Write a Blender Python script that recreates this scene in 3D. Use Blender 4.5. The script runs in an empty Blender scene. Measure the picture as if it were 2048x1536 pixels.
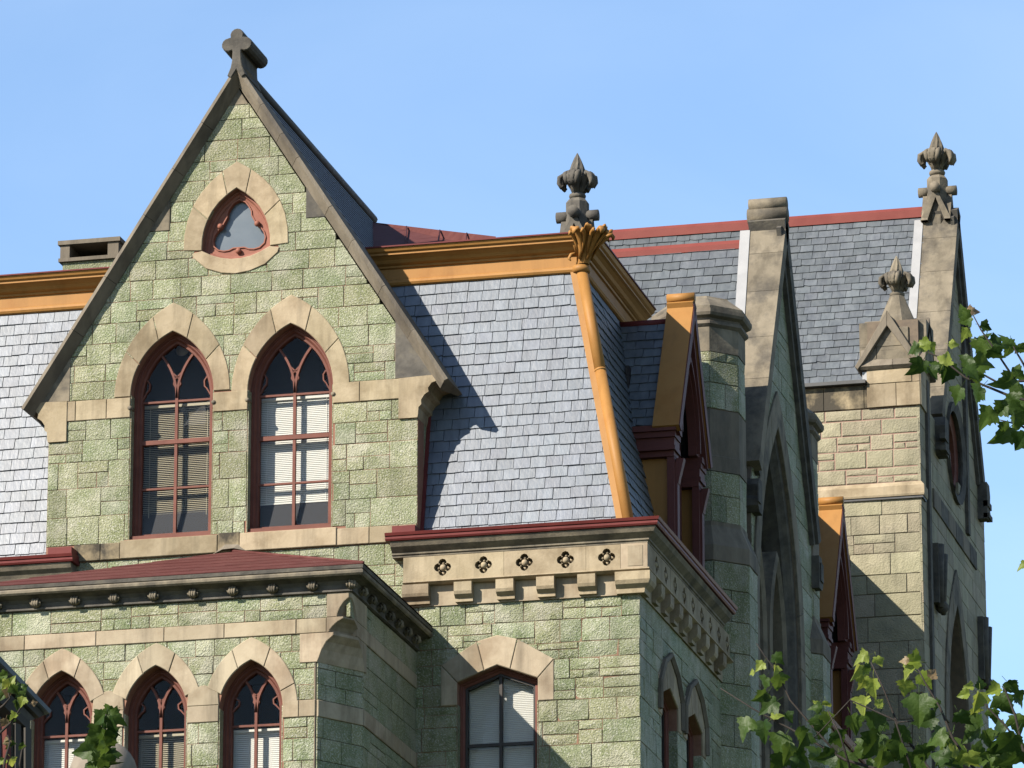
import bpy, bmesh, math, random
from math import sin, cos, pi, sqrt, radians, atan2, hypot
from mathutils import Vector, Matrix
from mathutils.geometry import tessellate_polygon

RND = random.Random(7)
sc = bpy.context.scene
COL = sc.collection

# ------------------------------------------------------------------ camera
PH, TH, FPX = radians(16.3), radians(13.85), 11400.0
FWD = Vector((-sin(TH)*cos(PH), cos(TH)*cos(PH), sin(PH)))
RGT = Vector((cos(TH), sin(TH), 0))
UPV = RGT.cross(FWD)
CAM = Vector((0, 0, 23.0)) - 76*FWD
cam = bpy.data.objects.new('camera', bpy.data.cameras.new('camera'))
COL.objects.link(cam)
cam.matrix_world = Matrix((RGT, UPV, -FWD)).transposed().to_4x4()
cam.location = CAM
cam.data.sensor_width = 36
cam.data.lens = 36*FPX/2048
cam.data.clip_start, cam.data.clip_end = 1.0, 3000
sc.camera = cam

# ------------------------------------------------------------------ light
SUN = Vector((1.0, 1.22, -1.07)).normalized()          # the way the light travels
w = bpy.data.worlds.new('World'); sc.world = w; w.use_nodes = True
nt = w.node_tree
sky = nt.nodes.new('ShaderNodeTexSky'); sky.sky_type = 'NISHITA'; sky.sun_disc = False
sky.sun_elevation = math.asin(-SUN.z)
sky.sun_rotation = atan2(-SUN.x, -SUN.y)
sky.altitude = 0; sky.air_density = 1.0; sky.dust_density = 0.2; sky.ozone_density = 3.0
bg = nt.nodes['Background']; bg.inputs[1].default_value = 0.092
tc = nt.nodes.new('ShaderNodeTexCoord'); smp = nt.nodes.new('ShaderNodeMapping'); smp.inputs['Scale'].default_value = (2.2, 2.2, 6.0)
nt.links.new(tc.outputs['Generated'], smp.inputs[0])
sn = nt.nodes.new('ShaderNodeTexNoise'); sn.inputs['Scale'].default_value = 2.2; sn.inputs['Detail'].default_value = 7; sn.inputs['Distortion'].default_value = .6
nt.links.new(smp.outputs[0], sn.inputs['Vector'])
sr = nt.nodes.new('ShaderNodeMapRange'); sr.inputs['From Min'].default_value = .42; sr.inputs['From Max'].default_value = .75; sr.inputs['To Max'].default_value = .10
nt.links.new(sn.outputs['Fac'], sr.inputs[0])
sx = nt.nodes.new('ShaderNodeMix'); sx.data_type = 'RGBA'; nt.links.new(sr.outputs[0], sx.inputs[0]); nt.links.new(sky.outputs[0], sx.inputs[6]); sx.inputs[7].default_value = (6.2, 6.8, 7.4, 1)   # faint high haze
nt.links.new(sx.outputs[2], bg.inputs[0])
sl = bpy.data.lights.new('sun', 'SUN'); sl.energy = 5.0; sl.angle = radians(0.5); sl.color = (1.0, 0.92, 0.80)
so = bpy.data.objects.new('sun', sl); COL.objects.link(so)
so.rotation_euler = SUN.to_track_quat('-Z', 'Y').to_euler(); so.location = (-30, -60, 60)
sc.view_settings.view_transform = 'Standard'
try: sc.view_settings.look = 'None'
except Exception: pass
sc.view_settings.exposure = 1.35; sc.view_settings.gamma = 1.0; sc.view_settings.use_curve_mapping = False
sc.cycles.max_bounces = 6; sc.cycles.transparent_max_bounces = 12

# ------------------------------------------------------------------ helpers
def at(px, py, X=None, Y=None, Z=None):
    """the point of a world plane that the photograph shows at a pixel"""
    d = FWD + RGT*((px-1024)/FPX) - UPV*((py-768)/FPX)
    for i, v in enumerate((X, Y, Z)):
        if v is not None: t = (v-CAM[i])/d[i]
    return CAM + t*d

class Fr:
    """plane frame: u along the wall, v up it, n out of it"""
    def __init__(s, o, u, v=(0, 0, 1)):
        s.o = Vector(o); s.u = Vector(u).normalized(); s.v = Vector(v).normalized(); s.n = s.u.cross(s.v)
    def P(s, u, v, n=0.0): return s.o + s.u*u + s.v*v + s.n*n
def front(Y): return Fr((0, Y, 0), (1, 0, 0))
def side(X): return Fr((X, 0, 0), (0, 1, 0))

class MB:
    def __init__(s): s.v = []; s.f = []; s.sm = []; s.mi = []
    def add(s, vs, fs, smooth=False, mi=0):
        k = len(s.v); s.v += [Vector(x) for x in vs]
        for f in fs: s.f.append([i+k for i in f]); s.sm.append(smooth); s.mi.append(mi)
        return s
    def box(s, a, b, mi=0):
        x0, y0, z0 = a; x1, y1, z1 = b
        vs = [(x, y, z) for z in (z0, z1) for y in (y0, y1) for x in (x0, x1)]
        return s.add(vs, [(0, 2, 3, 1), (4, 5, 7, 6), (0, 1, 5, 4), (2, 6, 7, 3), (0, 4, 6, 2), (1, 3, 7, 5)], mi=mi)
    def fbox(s, F, u0, u1, v0, v1, n0, n1):
        vs = [F.P(u, v, n) for n in (n0, n1) for v in (v0, v1) for u in (u0, u1)]
        return s.add(vs, [(0, 2, 3, 1), (4, 5, 7, 6), (0, 1, 5, 4), (2, 6, 7, 3), (0, 4, 6, 2), (1, 3, 7, 5)])
    def prism(s, F, poly, n0, n1, bev=0.0, holes=(), back=True):
        """polygon (counter-clockwise u,v) pushed from n0 out to n1, its front edge chamfered by bev"""
        m = len(poly)
        if holes:
            rings = [poly] + [list(h) for h in holes]
            flat = [p for r in rings for p in r]
            tris = tessellate_polygon([[Vector((p[0], p[1], 0)) for p in r] for r in rings])
            s.add([F.P(p[0], p[1], n1) for p in flat], [tuple(t) for t in tris])
            if back: s.add([F.P(p[0], p[1], n0) for p in flat], [tuple(reversed(t)) for t in tris])
            for r in rings:
                k = len(r)
                s.add([F.P(p[0], p[1], n0) for p in r]+[F.P(p[0], p[1], n1) for p in r],
                      [(i, (i+1) % k, k+(i+1) % k, k+i) for i in range(k)])
            return s
        vs = [F.P(p[0], p[1], n0) for p in poly] + [F.P(p[0], p[1], n1-bev) for p in poly]
        fs = [(i, (i+1) % m, m+(i+1) % m, m+i) for i in range(m)]
        top = m
        if bev > 0:
            ins = inset(poly, bev)
            vs += [F.P(p[0], p[1], n1) for p in ins]
            fs += [(m+i, m+(i+1) % m, 2*m+(i+1) % m, 2*m+i) for i in range(m)]
            top = 2*m
        fs.append(tuple(range(top, top+m)))
        if back: fs.append(tuple(reversed(range(m))))
        return s.add(vs, fs)
    def sweep(s, F, path, prof, closed=False, smooth=False):
        """profile (offset to the left of the path, n) carried along a path in the plane, mitred"""
        n = len(path); k = len(prof); vs = []
        for i in range(n):
            p = Vector(path[i])
            a = Vector(path[i-1]) if (i > 0 or closed) else None
            b = Vector(path[(i+1) % n]) if (i < n-1 or closed) else None
            d1 = (p-a).normalized() if a is not None else (b-p).normalized()
            d2 = (b-p).normalized() if b is not None else d1
            n1, n2 = Vector((-d1.y, d1.x)), Vector((-d2.y, d2.x))
            m = n1+n2
            m = m/max(0.3, m.dot(n1)) if m.length > 1e-6 else n1
            for o, h in prof: q = p+m*o; vs.append(F.P(q.x, q.y, h))
        fs = []
        for i in range(n if closed else n-1):
            j = (i+1) % n
            for c in range(k): d = (c+1) % k; fs.append((i*k+c, j*k+c, j*k+d, i*k+d))
        if not closed: fs += [tuple(range(k)), tuple(range((n-1)*k, n*k))]
        return s.add(vs, fs, smooth)
    def mould(s, path, prof, caps=True, smooth=False):
        """profile (out, z) carried along a plan path; out is to the right of the path"""
        n = len(path); k = len(prof); vs = []
        for i in range(n):
            p = Vector(path[i])
            d1 = (p-Vector(path[i-1])).normalized() if i > 0 else (Vector(path[1])-p).normalized()
            d2 = (Vector(path[i+1])-p).normalized() if i < n-1 else d1
            n1, n2 = Vector((d1.y, -d1.x)), Vector((d2.y, -d2.x))
            m = n1+n2; m = m/m.dot(n1)
            for o, z in prof: vs.append((p.x+m.x*o, p.y+m.y*o, z))
        fs = [(i*k+c, (i+1)*k+c, (i+1)*k+(c+1) % k, i*k+(c+1) % k) for i in range(n-1) for c in range(k)]
        if caps: fs += [tuple(range(k)), tuple(range((n-1)*k, n*k))]
        return s.add(vs, fs, smooth)
    def tube(s, pts, rad, seg=8, flat=1.0, ref=None, smooth=True):
        pts = [Vector(p) for p in pts]; n = len(pts)
        if not isinstance(rad, (list, tuple)): rad = [rad]*n
        vs = []; prev = Vector(ref) if ref is not None else None
        for i, p in enumerate(pts):
            t = (pts[min(i+1, n-1)]-pts[max(i-1, 0)]).normalized()
            if prev is None: prev = Vector((0, 0, 1)) if abs(t.z) < .9 else Vector((1, 0, 0))
            a = (prev-t*prev.dot(t))
            a = a.normalized() if a.length > 1e-5 else t.orthogonal().normalized()
            b = t.cross(a)
            if ref is None: prev = a
            for j in range(seg):
                th = 2*pi*j/seg
                vs.append(p+(a*cos(th)+b*sin(th)*flat)*rad[i])
        fs = [(i*seg+j, i*seg+(j+1) % seg, (i+1)*seg+(j+1) % seg, (i+1)*seg+j) for i in range(n-1) for j in range(seg)]
        fs += [tuple(reversed(range(seg))), tuple(range((n-1)*seg, n*seg))]
        return s.add(vs, fs, smooth)
    def lathe(s, c, prof, seg=12, smooth=True, rot=0.0, mi=0):
        c = Vector(c); k = len(prof); vs = []
        for j in range(seg):
            th = 2*pi*j/seg+rot
            vs += [c+Vector((r*cos(th), r*sin(th), z)) for r, z in prof]
        fs = [(j*k+i, ((j+1) % seg)*k+i, ((j+1) % seg)*k+i+1, j*k+i+1) for j in range(seg) for i in range(k-1)]
        fs += [tuple(reversed([j*k for j in range(seg)])), tuple(j*k+k-1 for j in range(seg))]
        return s.add(vs, fs, smooth, mi)
    def ball(s, c, r, seg=12, rings=7, sq=(1, 1, 1)):
        c = Vector(c); prof = [(max(1e-4, sin(pi*i/rings)), -cos(pi*i/rings)) for i in range(rings+1)]
        vs = []; k = rings+1
        for j in range(seg):
            th = 2*pi*j/seg
            vs += [c+Vector((a*cos(th)*sq[0], a*sin(th)*sq[1], z*sq[2]))*r for a, z in prof]
        return s.add(vs, [(j*k+i, ((j+1) % seg)*k+i, ((j+1) % seg)*k+i+1, j*k+i+1) for j in range(seg) for i in range(rings)], True)

def inset(poly, d):
    m = len(poly); out = []
    for i in range(m):
        p = Vector(poly[i]); d1 = (p-Vector(poly[i-1])); d2 = (Vector(poly[(i+1) % m])-p)
        if d1.length < 1e-7 or d2.length < 1e-7: out.append(tuple(p)); continue
        d1.normalize(); d2.normalize()
        n1, n2 = Vector((-d1.y, d1.x)), Vector((-d2.y, d2.x)); q = n1+n2
        q = q/max(.35, q.dot(n1)) if q.length > 1e-6 else n1
        out.append(tuple(p+q*d))
    return out

WO = {}
def empty(name, loc, label=None, cat=None, group=None, parent=None):
    o = bpy.data.objects.new(name, None); COL.objects.link(o); o.empty_display_size = .3
    WO[o.name] = Vector(loc); o.location = loc
    if label: o['label'] = label
    if cat: o['category'] = cat
    if group: o['group'] = group
    return o
def mk(name, mb, mat, parent=None, kind=None, origin=None, fix=True):
    """links what a MB holds as one mesh object, its origin amid it"""
    c = Vector(origin) if origin is not None else sum(mb.v, Vector())/len(mb.v)
    me = bpy.data.meshes.new(name)
    me.from_pydata([tuple(v-c) for v in mb.v], [], mb.f)
    for m in (mat if isinstance(mat, (list, tuple)) else [mat]): me.materials.append(m)
    me.polygons.foreach_set('use_smooth', mb.sm)
    me.polygons.foreach_set('material_index', mb.mi)
    if fix:
        b = bmesh.new(); b.from_mesh(me); bmesh.ops.recalc_face_normals(b, faces=b.faces); b.to_mesh(me); b.free()
    o = bpy.data.objects.new(name, me); COL.objects.link(o)
    WO[o.name] = c
    if parent is not None: o.parent = parent; o.location = c-WO[parent.name]
    else: o.location = c
    if kind: o['kind'] = kind
    return o
def copy_tree(o, parent=None, loc=None, label=None):
    c = o.copy(); COL.objects.link(c); c.parent = parent
    if loc is not None: c.location = loc
    if label: c['label'] = label
    for ch in list(o.children): copy_tree(ch, c)
    return c

# ------------------------------------------------------------------ materials
def mat(name, c1, c2=None, scale=2.0, detail=5.0, rough=.8, bump=0.0, bscale=20.0, bdist=.02, ov=.15, hv=0.0, spec=.3,
        stain=None, sscale=.8, samt=.0, slo=.5, streak=0.0, stretch=(1, 1, 1), metallic=0.0, voro=False, glint=None, gscale=40, gamt=.5, rvar=0.0):
    m = bpy.data.materials.new(name); m.use_nodes = True; t = m.node_tree; N = t.nodes; L = t.links
    b = N['Principled BSDF']; b.inputs['Roughness'].default_value = rough
    b.inputs['Specular IOR Level'].default_value = spec; b.inputs['Metallic'].default_value = metallic
    g = N.new('ShaderNodeNewGeometry'); mp = N.new('ShaderNodeMapping'); mp.inputs['Scale'].default_value = stretch
    L.new(g.outputs['Position'], mp.inputs[0])
    def noise(sca, det=5.0, ro=.55):
        n = N.new('ShaderNodeTexNoise'); n.inputs['Scale'].default_value = sca; n.inputs['Detail'].default_value = det
        n.inputs['Roughness'].default_value = ro; L.new(mp.outputs[0], n.inputs['Vector']); return n
    def rng(src, a, b_, lo=0.0, hi=1.0):
        r = N.new('ShaderNodeMapRange'); r.inputs['From Min'].default_value = a; r.inputs['From Max'].default_value = b_
        r.inputs['To Min'].default_value = lo; r.inputs['To Max'].default_value = hi; L.new(src, r.inputs[0]); return r.outputs[0]
    def mix(f, a, b_):
        x = N.new('ShaderNodeMix'); x.data_type = 'RGBA'
        if isinstance(f, float): x.inputs[0].default_value = f
        else: L.new(f, x.inputs[0])
        for i, q in ((6, a), (7, b_)):
            if isinstance(q, tuple): x.inputs[i].default_value = (*q, 1)
            else: L.new(q, x.inputs[i])
        return x.outputs[2]
    col = mix(rng(noise(scale, detail).outputs['Fac'], .33, .67), c1, c2 or c1)
    if glint: col = mix(rng(noise(gscale, 3).outputs['Fac'], .5, .72, 0, gamt), col, glint)
    if stain: col = mix(rng(noise(sscale, 6, .65).outputs['Fac'], slo, slo+.18, 0, samt), col, stain)
    if streak:
        m2 = N.new('ShaderNodeMapping'); m2.inputs['Scale'].default_value = (4.0, 4.0, .45); L.new(g.outputs['Position'], m2.inputs[0])
        n2 = N.new('ShaderNodeTexNoise'); n2.inputs['Scale'].default_value = 1.0; n2.inputs['Detail'].default_value = 6; n2.inputs['Roughness'].default_value = .65; L.new(m2.outputs[0], n2.inputs['Vector'])
        col = mix(rng(n2.outputs['Fac'], .50, .74, 0, streak), col, tuple(x*.30 for x in c1))
    oi = N.new('ShaderNodeObjectInfo')
    hs = N.new('ShaderNodeHueSaturation'); L.new(rng(oi.outputs['Random'], 0, 1, 1-ov, 1+ov), hs.inputs['Value'])
    if hv:
        mul = N.new('ShaderNodeMath'); mul.operation = 'MULTIPLY'; mul.inputs[1].default_value = 7.31; L.new(oi.outputs['Random'], mul.inputs[0])
        fr = N.new('ShaderNodeMath'); fr.operation = 'FRACT'; L.new(mul.outputs[0], fr.inputs[0])
        L.new(rng(fr.outputs[0], 0, 1, .5-hv, .5+hv), hs.inputs['Hue'])
    L.new(col, hs.inputs['Color']); L.new(hs.outputs[0], b.inputs['Base Color'])
    if rvar: L.new(rng(noise(bscale*.6, 4).outputs['Fac'], .3, .7, rough-rvar, rough+rvar), b.inputs['Roughness'])
    if bump:
        bp = N.new('ShaderNodeBump'); bp.inputs['Strength'].default_value = bump; bp.inputs['Distance'].default_value = bdist
        if voro:
            v = N.new('ShaderNodeTexVoronoi'); v.inputs['Scale'].default_value = bscale; v.feature = 'SMOOTH_F1'
            v.inputs['Smoothness'].default_value = .4
            ad = N.new('ShaderNodeVectorMath'); ad.operation = 'ADD'; L.new(mp.outputs[0], ad.inputs[0])
            sc_ = N.new('ShaderNodeVectorMath'); sc_.operation = 'SCALE'; sc_.inputs['Scale'].default_value = .07
            L.new(noise(9, 2).outputs['Color'], sc_.inputs[0]); L.new(sc_.outputs[0], ad.inputs[1]); L.new(ad.outputs[0], v.inputs['Vector'])
            ma = N.new('ShaderNodeMath'); ma.operation = 'ADD'; L.new(v.outputs['Distance'], ma.inputs[0]); L.new(noise(bscale*1.7, 4).outputs['Fac'], ma.inputs[1])
            L.new(ma.outputs[0], bp.inputs['Height'])
        else: L.new(noise(bscale, 6, .6).outputs['Fac'], bp.inputs['Height'])
        L.new(bp.outputs[0], b.inputs['Normal'])
    return m

M = {}
M['green'] = mat('green_serpentine', (0.116, 0.133, 0.068), (0.183, 0.187, 0.119), 3.0, 7, rough=.58, bump=.8, bscale=46, bdist=.015, ov=.15, hv=.022, spec=.06,
                 stain=(0.277, 0.267, 0.211), sscale=2.0, samt=.75, voro=True, glint=(0.343, 0.338, 0.296), gscale=44, gamt=.75, rvar=.12, streak=.4)  # pale patches and flecks paint sunlit sparkle over the stone's own mottling
M['pale'] = mat('pale_green_rubble', (0.183, 0.167, 0.113), (0.229, 0.205, 0.143), 4, 6, rough=.75, bump=.55, bscale=34, bdist=.014, ov=.13, hv=.015, spec=.08,
                stain=(0.121, 0.109, 0.084), sscale=1.5, samt=.5, voro=True, stretch=(1, 1, 1), streak=0.45)
M['mortar_red'] = mat('red_mortar', (0.143, 0.069, 0.046), (0.181, 0.095, 0.063), 8, rough=.9, bump=.2, ov=0)
M['mortar_pink'] = mat('pink_mortar', (.19, .115, .09), (.22, .15, .115), 6, rough=.9, bump=.2, ov=0)
M['mortar_dark'] = mat('grey_mortar', (0.083, 0.065, 0.049), (0.114, 0.088, 0.062), 8, rough=.9, bump=.2, ov=0)
M['tan'] = mat('tan_sandstone', (0.207, 0.166, 0.107), (0.259, 0.212, 0.145), 2.2, 6, rough=.85, bump=.35, bscale=30, bdist=.012, ov=.16, hv=.005, spec=.15,
               stain=(0.125, 0.094, 0.057), sscale=1.6, samt=.75, slo=.46, streak=.6)
M['cream'] = mat('cream_sandstone', (0.238, 0.197, 0.138), (0.285, 0.238, 0.171), 1.8, 6, rough=.85, bump=.25, bscale=30, bdist=.01, ov=.16, hv=.005, spec=.15,
                 stain=(.155, .115, .075), sscale=1.2, samt=.75, slo=.46, streak=.6)
M['stained'] = mat('soot_stained_sandstone', (0.207, 0.166, 0.104), (0.259, 0.207, 0.130), 3, 6, rough=.9, bump=.4, bscale=25, bdist=.015, ov=.12, spec=.1,
                   stain=(0.032, 0.029, 0.024), sscale=1.6, samt=.95, stretch=(1, 1, .8), slo=.36, streak=0.5)
M['coping'] = mat('weathered_coping_stone', (0.096, 0.081, 0.062), (0.145, 0.124, 0.096), 3, 7, rough=.9, bump=.4, bscale=25, bdist=.015, ov=.12, spec=.12,
                  stain=(0.063, 0.055, 0.048), sscale=1.8, samt=.75, stretch=(1, 1, .45), streak=0.5)
M['dark_stone'] = mat('soot_and_shade_stone', (0.044, 0.041, 0.037), (0.083, 0.076, 0.066), 5, 6, rough=.9, bump=.4, bscale=25, bdist=.015, ov=.1, spec=.12,
                      stain=(0.114, 0.101, 0.077), sscale=4, samt=.5)  # weathered stone, also used to paint shade into recesses and rear slopes
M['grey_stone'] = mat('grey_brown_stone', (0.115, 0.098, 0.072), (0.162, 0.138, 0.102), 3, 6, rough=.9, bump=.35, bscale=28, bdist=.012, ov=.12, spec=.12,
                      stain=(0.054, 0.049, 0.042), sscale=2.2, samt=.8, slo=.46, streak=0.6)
M['slate'] = mat('light_grey_slate', (0.048, 0.059, 0.076), (0.069, 0.084, 0.107), 6, 6, rough=.42, bump=.25, bscale=14, bdist=.01, ov=.13, hv=.008, spec=.6,
                 stain=(0.098, 0.114, 0.139), sscale=5, samt=.45, stretch=(1.6, 1, .6), streak=0.25)
M['slate_dark'] = mat('blue_grey_slate', (0.048, 0.055, 0.063), (0.075, 0.084, 0.091), 6, 6, rough=.5, bump=.25, bscale=14, bdist=.01, ov=.17, hv=.01, spec=.4,
                      stain=(0.115, 0.121, 0.132), sscale=5, samt=.35, stretch=(1.6, 1, .6))
M['underslate'] = mat('roof_felt', (0.026, 0.026, 0.029), rough=.9, ov=0)
M['orange'] = mat('ochre_orange_paint', (0.212, 0.104, 0.029), (0.244, 0.121, 0.035), 1.5, 4, rough=.55, bump=.08, bscale=40, bdist=.004, ov=.03, spec=.15,
                  stain=(0.166, 0.064, 0.011), sscale=1.5, samt=.5, streak=0.3)
M['ochre'] = M['orange']
M['red'] = mat('red_painted_metal', (0.082, 0.017, 0.016), (0.101, 0.023, 0.021), 3, rough=.5, bump=.05, ov=.03, spec=0.1, stain=(0.056, 0.013, 0.012), sscale=2, samt=.4, streak=0.25)
M['ridge_red'] = mat('salmon_red_metal', (0.119, 0.029, 0.024), (0.137, 0.037, 0.030), 3, rough=.55, ov=.03, spec=0.1, stain=(0.145, 0.036, 0.029), sscale=2, samt=.5)
M['roof_red'] = mat('dusty_red_sheet_roof', (0.065, 0.022, 0.020), (0.082, 0.031, 0.028), 4, rough=.7, bump=.15, bscale=18, bdist=.01, ov=.05, spec=0.06, stain=(0.075, 0.025, 0.022), sscale=2.5, samt=.5, streak=0.4)
M['maroon'] = mat('maroon_painted_wood', (0.068, 0.022, 0.019), (0.088, 0.030, 0.026), 3, rough=.6, bump=.08, bscale=30, ov=.05, spec=.12, stain=(0.047, 0.016, 0.014), sscale=3, samt=.4)
M['sash'] = mat('brick_red_window_paint', (0.088, 0.032, 0.023), (0.114, 0.044, 0.032), 4, rough=.55, bump=.08, bscale=30, ov=.04, spec=0.12, stain=(0.062, 0.023, 0.018), sscale=3, samt=.4)
M['sash_dark'] = mat('dark_window_paint', (0.016, 0.012, 0.010), rough=.5, ov=0)
M['trefoil'] = mat('terracotta_window_paint', (0.156, 0.060, 0.042), (0.186, 0.078, 0.055), 4, rough=.6, ov=.04, spec=0.12)
M['flash'] = mat('pale_lead_flashing', (0.190, 0.190, 0.192), (0.221, 0.221, 0.221), 4, rough=.55, ov=.05, spec=.4)
M['lead'] = mat('dark_lead', (0.036, 0.036, 0.037), (0.057, 0.057, 0.057), 4, rough=.6, ov=.05)
M['blind'] = mat('pale_venetian_blind', (0.426, 0.415, 0.386), rough=.6, ov=.02)
M['blind_tan'] = mat('beige_venetian_blind', (0.259, 0.228, 0.166), rough=.6, ov=.02)
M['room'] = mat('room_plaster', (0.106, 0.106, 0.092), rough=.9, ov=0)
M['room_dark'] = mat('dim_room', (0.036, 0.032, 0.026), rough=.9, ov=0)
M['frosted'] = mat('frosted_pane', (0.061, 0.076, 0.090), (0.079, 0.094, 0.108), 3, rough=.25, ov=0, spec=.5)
M['globe'] = mat('white_opal_glass', (0.415, 0.415, 0.415), rough=.3, ov=0)
M['bark'] = mat('maple_bark', (.012, .009, .007), (.022, .017, .013), 12, rough=.85, bump=.3, bscale=30, ov=0)
M['lawn'] = mat('lawn', (0.023, 0.036, 0.010), (0.042, 0.057, 0.018), .5, 6, rough=.9, ov=0)
M['grey_wood'] = mat('grey_painted_wood', (0.032, 0.029, 0.025), (0.040, 0.036, 0.031), 4, rough=.7, ov=.05)
M['ball'] = mat('grey_stone_ball', (0.130, 0.109, 0.088), (0.171, 0.145, 0.114), 5, 6, rough=.9, bump=.3, bscale=30, bdist=.01, ov=0)
def leaf_mat(name, c1, c2, tr):
    m = bpy.data.materials.new(name); m.use_nodes = True; t = m.node_tree; N = t.nodes; L = t.links; b = N['Principled BSDF']
    oi = N.new('ShaderNodeObjectInfo'); g = N.new('ShaderNodeNewGeometry'); n = N.new('ShaderNodeTexNoise'); n.inputs['Scale'].default_value = 14; n.inputs['Detail'].default_value = 4
    L.new(g.outputs['Position'], n.inputs['Vector'])
    ad = N.new('ShaderNodeMath'); ad.operation = 'ADD'; L.new(oi.outputs['Random'], ad.inputs[0]); L.new(n.outputs['Fac'], ad.inputs[1])
    r = N.new('ShaderNodeMapRange'); r.inputs['From Min'].default_value = .3; r.inputs['From Max'].default_value = 1.7; L.new(ad.outputs[0], r.inputs[0])
    x = N.new('ShaderNodeMix'); x.data_type = 'RGBA'; x.inputs[6].default_value = (*c1, 1); x.inputs[7].default_value = (*c2, 1); L.new(r.outputs[0], x.inputs[0])
    L.new(x.outputs[2], b.inputs['Base Color']); b.inputs['Roughness'].default_value = .5; b.inputs['Specular IOR Level'].default_value = .22
    bp = N.new('ShaderNodeBump'); bp.inputs['Strength'].default_value = .35; bp.inputs['Distance'].default_value = .01
    n2 = N.new('ShaderNodeTexNoise'); n2.inputs['Scale'].default_value = 45; L.new(g.outputs['Position'], n2.inputs['Vector']); L.new(n2.outputs['Fac'], bp.inputs['Height']); L.new(bp.outputs[0], b.inputs['Normal'])
    tl = N.new('ShaderNodeBsdfTranslucent'); hs = N.new('ShaderNodeHueSaturation'); hs.inputs['Value'].default_value = 1.5; hs.inputs['Hue'].default_value = .485
    L.new(x.outputs[2], hs.inputs['Color']); L.new(hs.outputs[0], tl.inputs['Color'])
    ms = N.new('ShaderNodeMixShader'); ms.inputs[0].default_value = tr
    L.new(b.outputs[0], ms.inputs[1]); L.new(tl.outputs[0], ms.inputs[2]); L.new(ms.outputs[0], N['Material Output'].inputs[0])
    return m
M['leaf'] = leaf_mat('maple_leaf', (.010, .027, .004), (.048, .080, .012), .40)
M['leaf_young'] = leaf_mat('young_maple_leaf', (.080, .115, .012), (.185, .215, .042), .42)
M['leaf_brown'] = leaf_mat('browned_leaf', (.11, .07, .035), (.19, .15, .08), .3)
def glass():
    m = bpy.data.materials.new('window_glass'); m.use_nodes = True; N = m.node_tree.nodes; L = m.node_tree.links
    for n in list(N):
        if n.type == 'BSDF_PRINCIPLED': N.remove(n)
    tr = N.new('ShaderNodeBsdfTransparent'); tr.inputs[0].default_value = (.95, .955, .95, 1)
    gl = N.new('ShaderNodeBsdfGlossy'); gl.inputs['Roughness'].default_value = .0; gl.inputs[0].default_value = (.9, .9, .9, 1)
    lw = N.new('ShaderNodeLayerWeight'); lw.inputs[0].default_value = .5
    pw = N.new('ShaderNodeMath'); pw.operation = 'POWER'; pw.inputs[1].default_value = 4; L.new(lw.outputs['Facing'], pw.inputs[0])
    ad = N.new('ShaderNodeMath'); ad.operation = 'MULTIPLY_ADD'; ad.inputs[1].default_value = .7; ad.inputs[2].default_value = .006; L.new(pw.outputs[0], ad.inputs[0])
    mx = N.new('ShaderNodeMixShader'); L.new(ad.outputs[0], mx.inputs[0]); L.new(tr.outputs[0], mx.inputs[1]); L.new(gl.outputs[0], mx.inputs[2])
    L.new(mx.outputs[0], N['Material Output'].inputs[0]); return m
M['glass'] = glass()

# ------------------------------------------------------------------ masonry, slates, windows
def clip(poly, a, b, c):
    out = []; m = len(poly)
    for i in range(m):
        p, q = poly[i], poly[(i+1) % m]; fp, fq = a*p[0]+b*p[1]-c, a*q[0]+b*q[1]-c
        if fp <= 0: out.append(p)
        if (fp < 0 < fq) or (fq < 0 < fp):
            t = fp/(fp-fq); out.append((p[0]+(q[0]-p[0])*t, p[1]+(q[1]-p[1])*t))
    r = []
    for p in out:
        if not r or hypot(p[0]-r[-1][0], p[1]-r[-1][1]) > .004: r.append(p)
    if len(r) > 1 and hypot(r[0][0]-r[-1][0], r[0][1]-r[-1][1]) < .004: r.pop()
    return r if len(r) > 2 else []
def area(p): return .5*sum(p[i-1][0]*p[i][1]-p[i][0]*p[i-1][1] for i in range(len(p)))
def stone(F, poly, parent, m, n1=.0, n0=-.05, gap=.0038, bev=.006, rock=.005, name='stone', into=None):
    poly = inset(poly, gap)
    if area(poly) < .0025: return
    us = [p[0] for p in poly]; vs = [p[1] for p in poly]
    if max(us)-min(us) < .035 or max(vs)-min(vs) < .03: return
    mb = into or MB(); k = len(poly); n1 += RND.uniform(-.003, .003)
    ins = inset(poly, bev)
    c = (sum(p[0] for p in poly)/k, sum(p[1] for p in poly)/k)
    V = [F.P(p[0], p[1], n0) for p in poly]+[F.P(p[0], p[1], n1-bev*.7) for p in poly]
    V += [F.P(p[0], p[1], n1+RND.uniform(-rock, rock)*.5) for p in ins]+[F.P(c[0], c[1], n1+RND.uniform(0, rock))]
    fs = []
    for i in range(k):
        j = (i+1) % k
        fs += [(i, j, k+j, k+i), (k+i, k+j, 2*k+j, 2*k+i), (2*k+i, 2*k+j, 3*k)]
    mb.add(V, fs)
    if into is None: return mk(name, mb, m, parent, fix=False)
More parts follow.
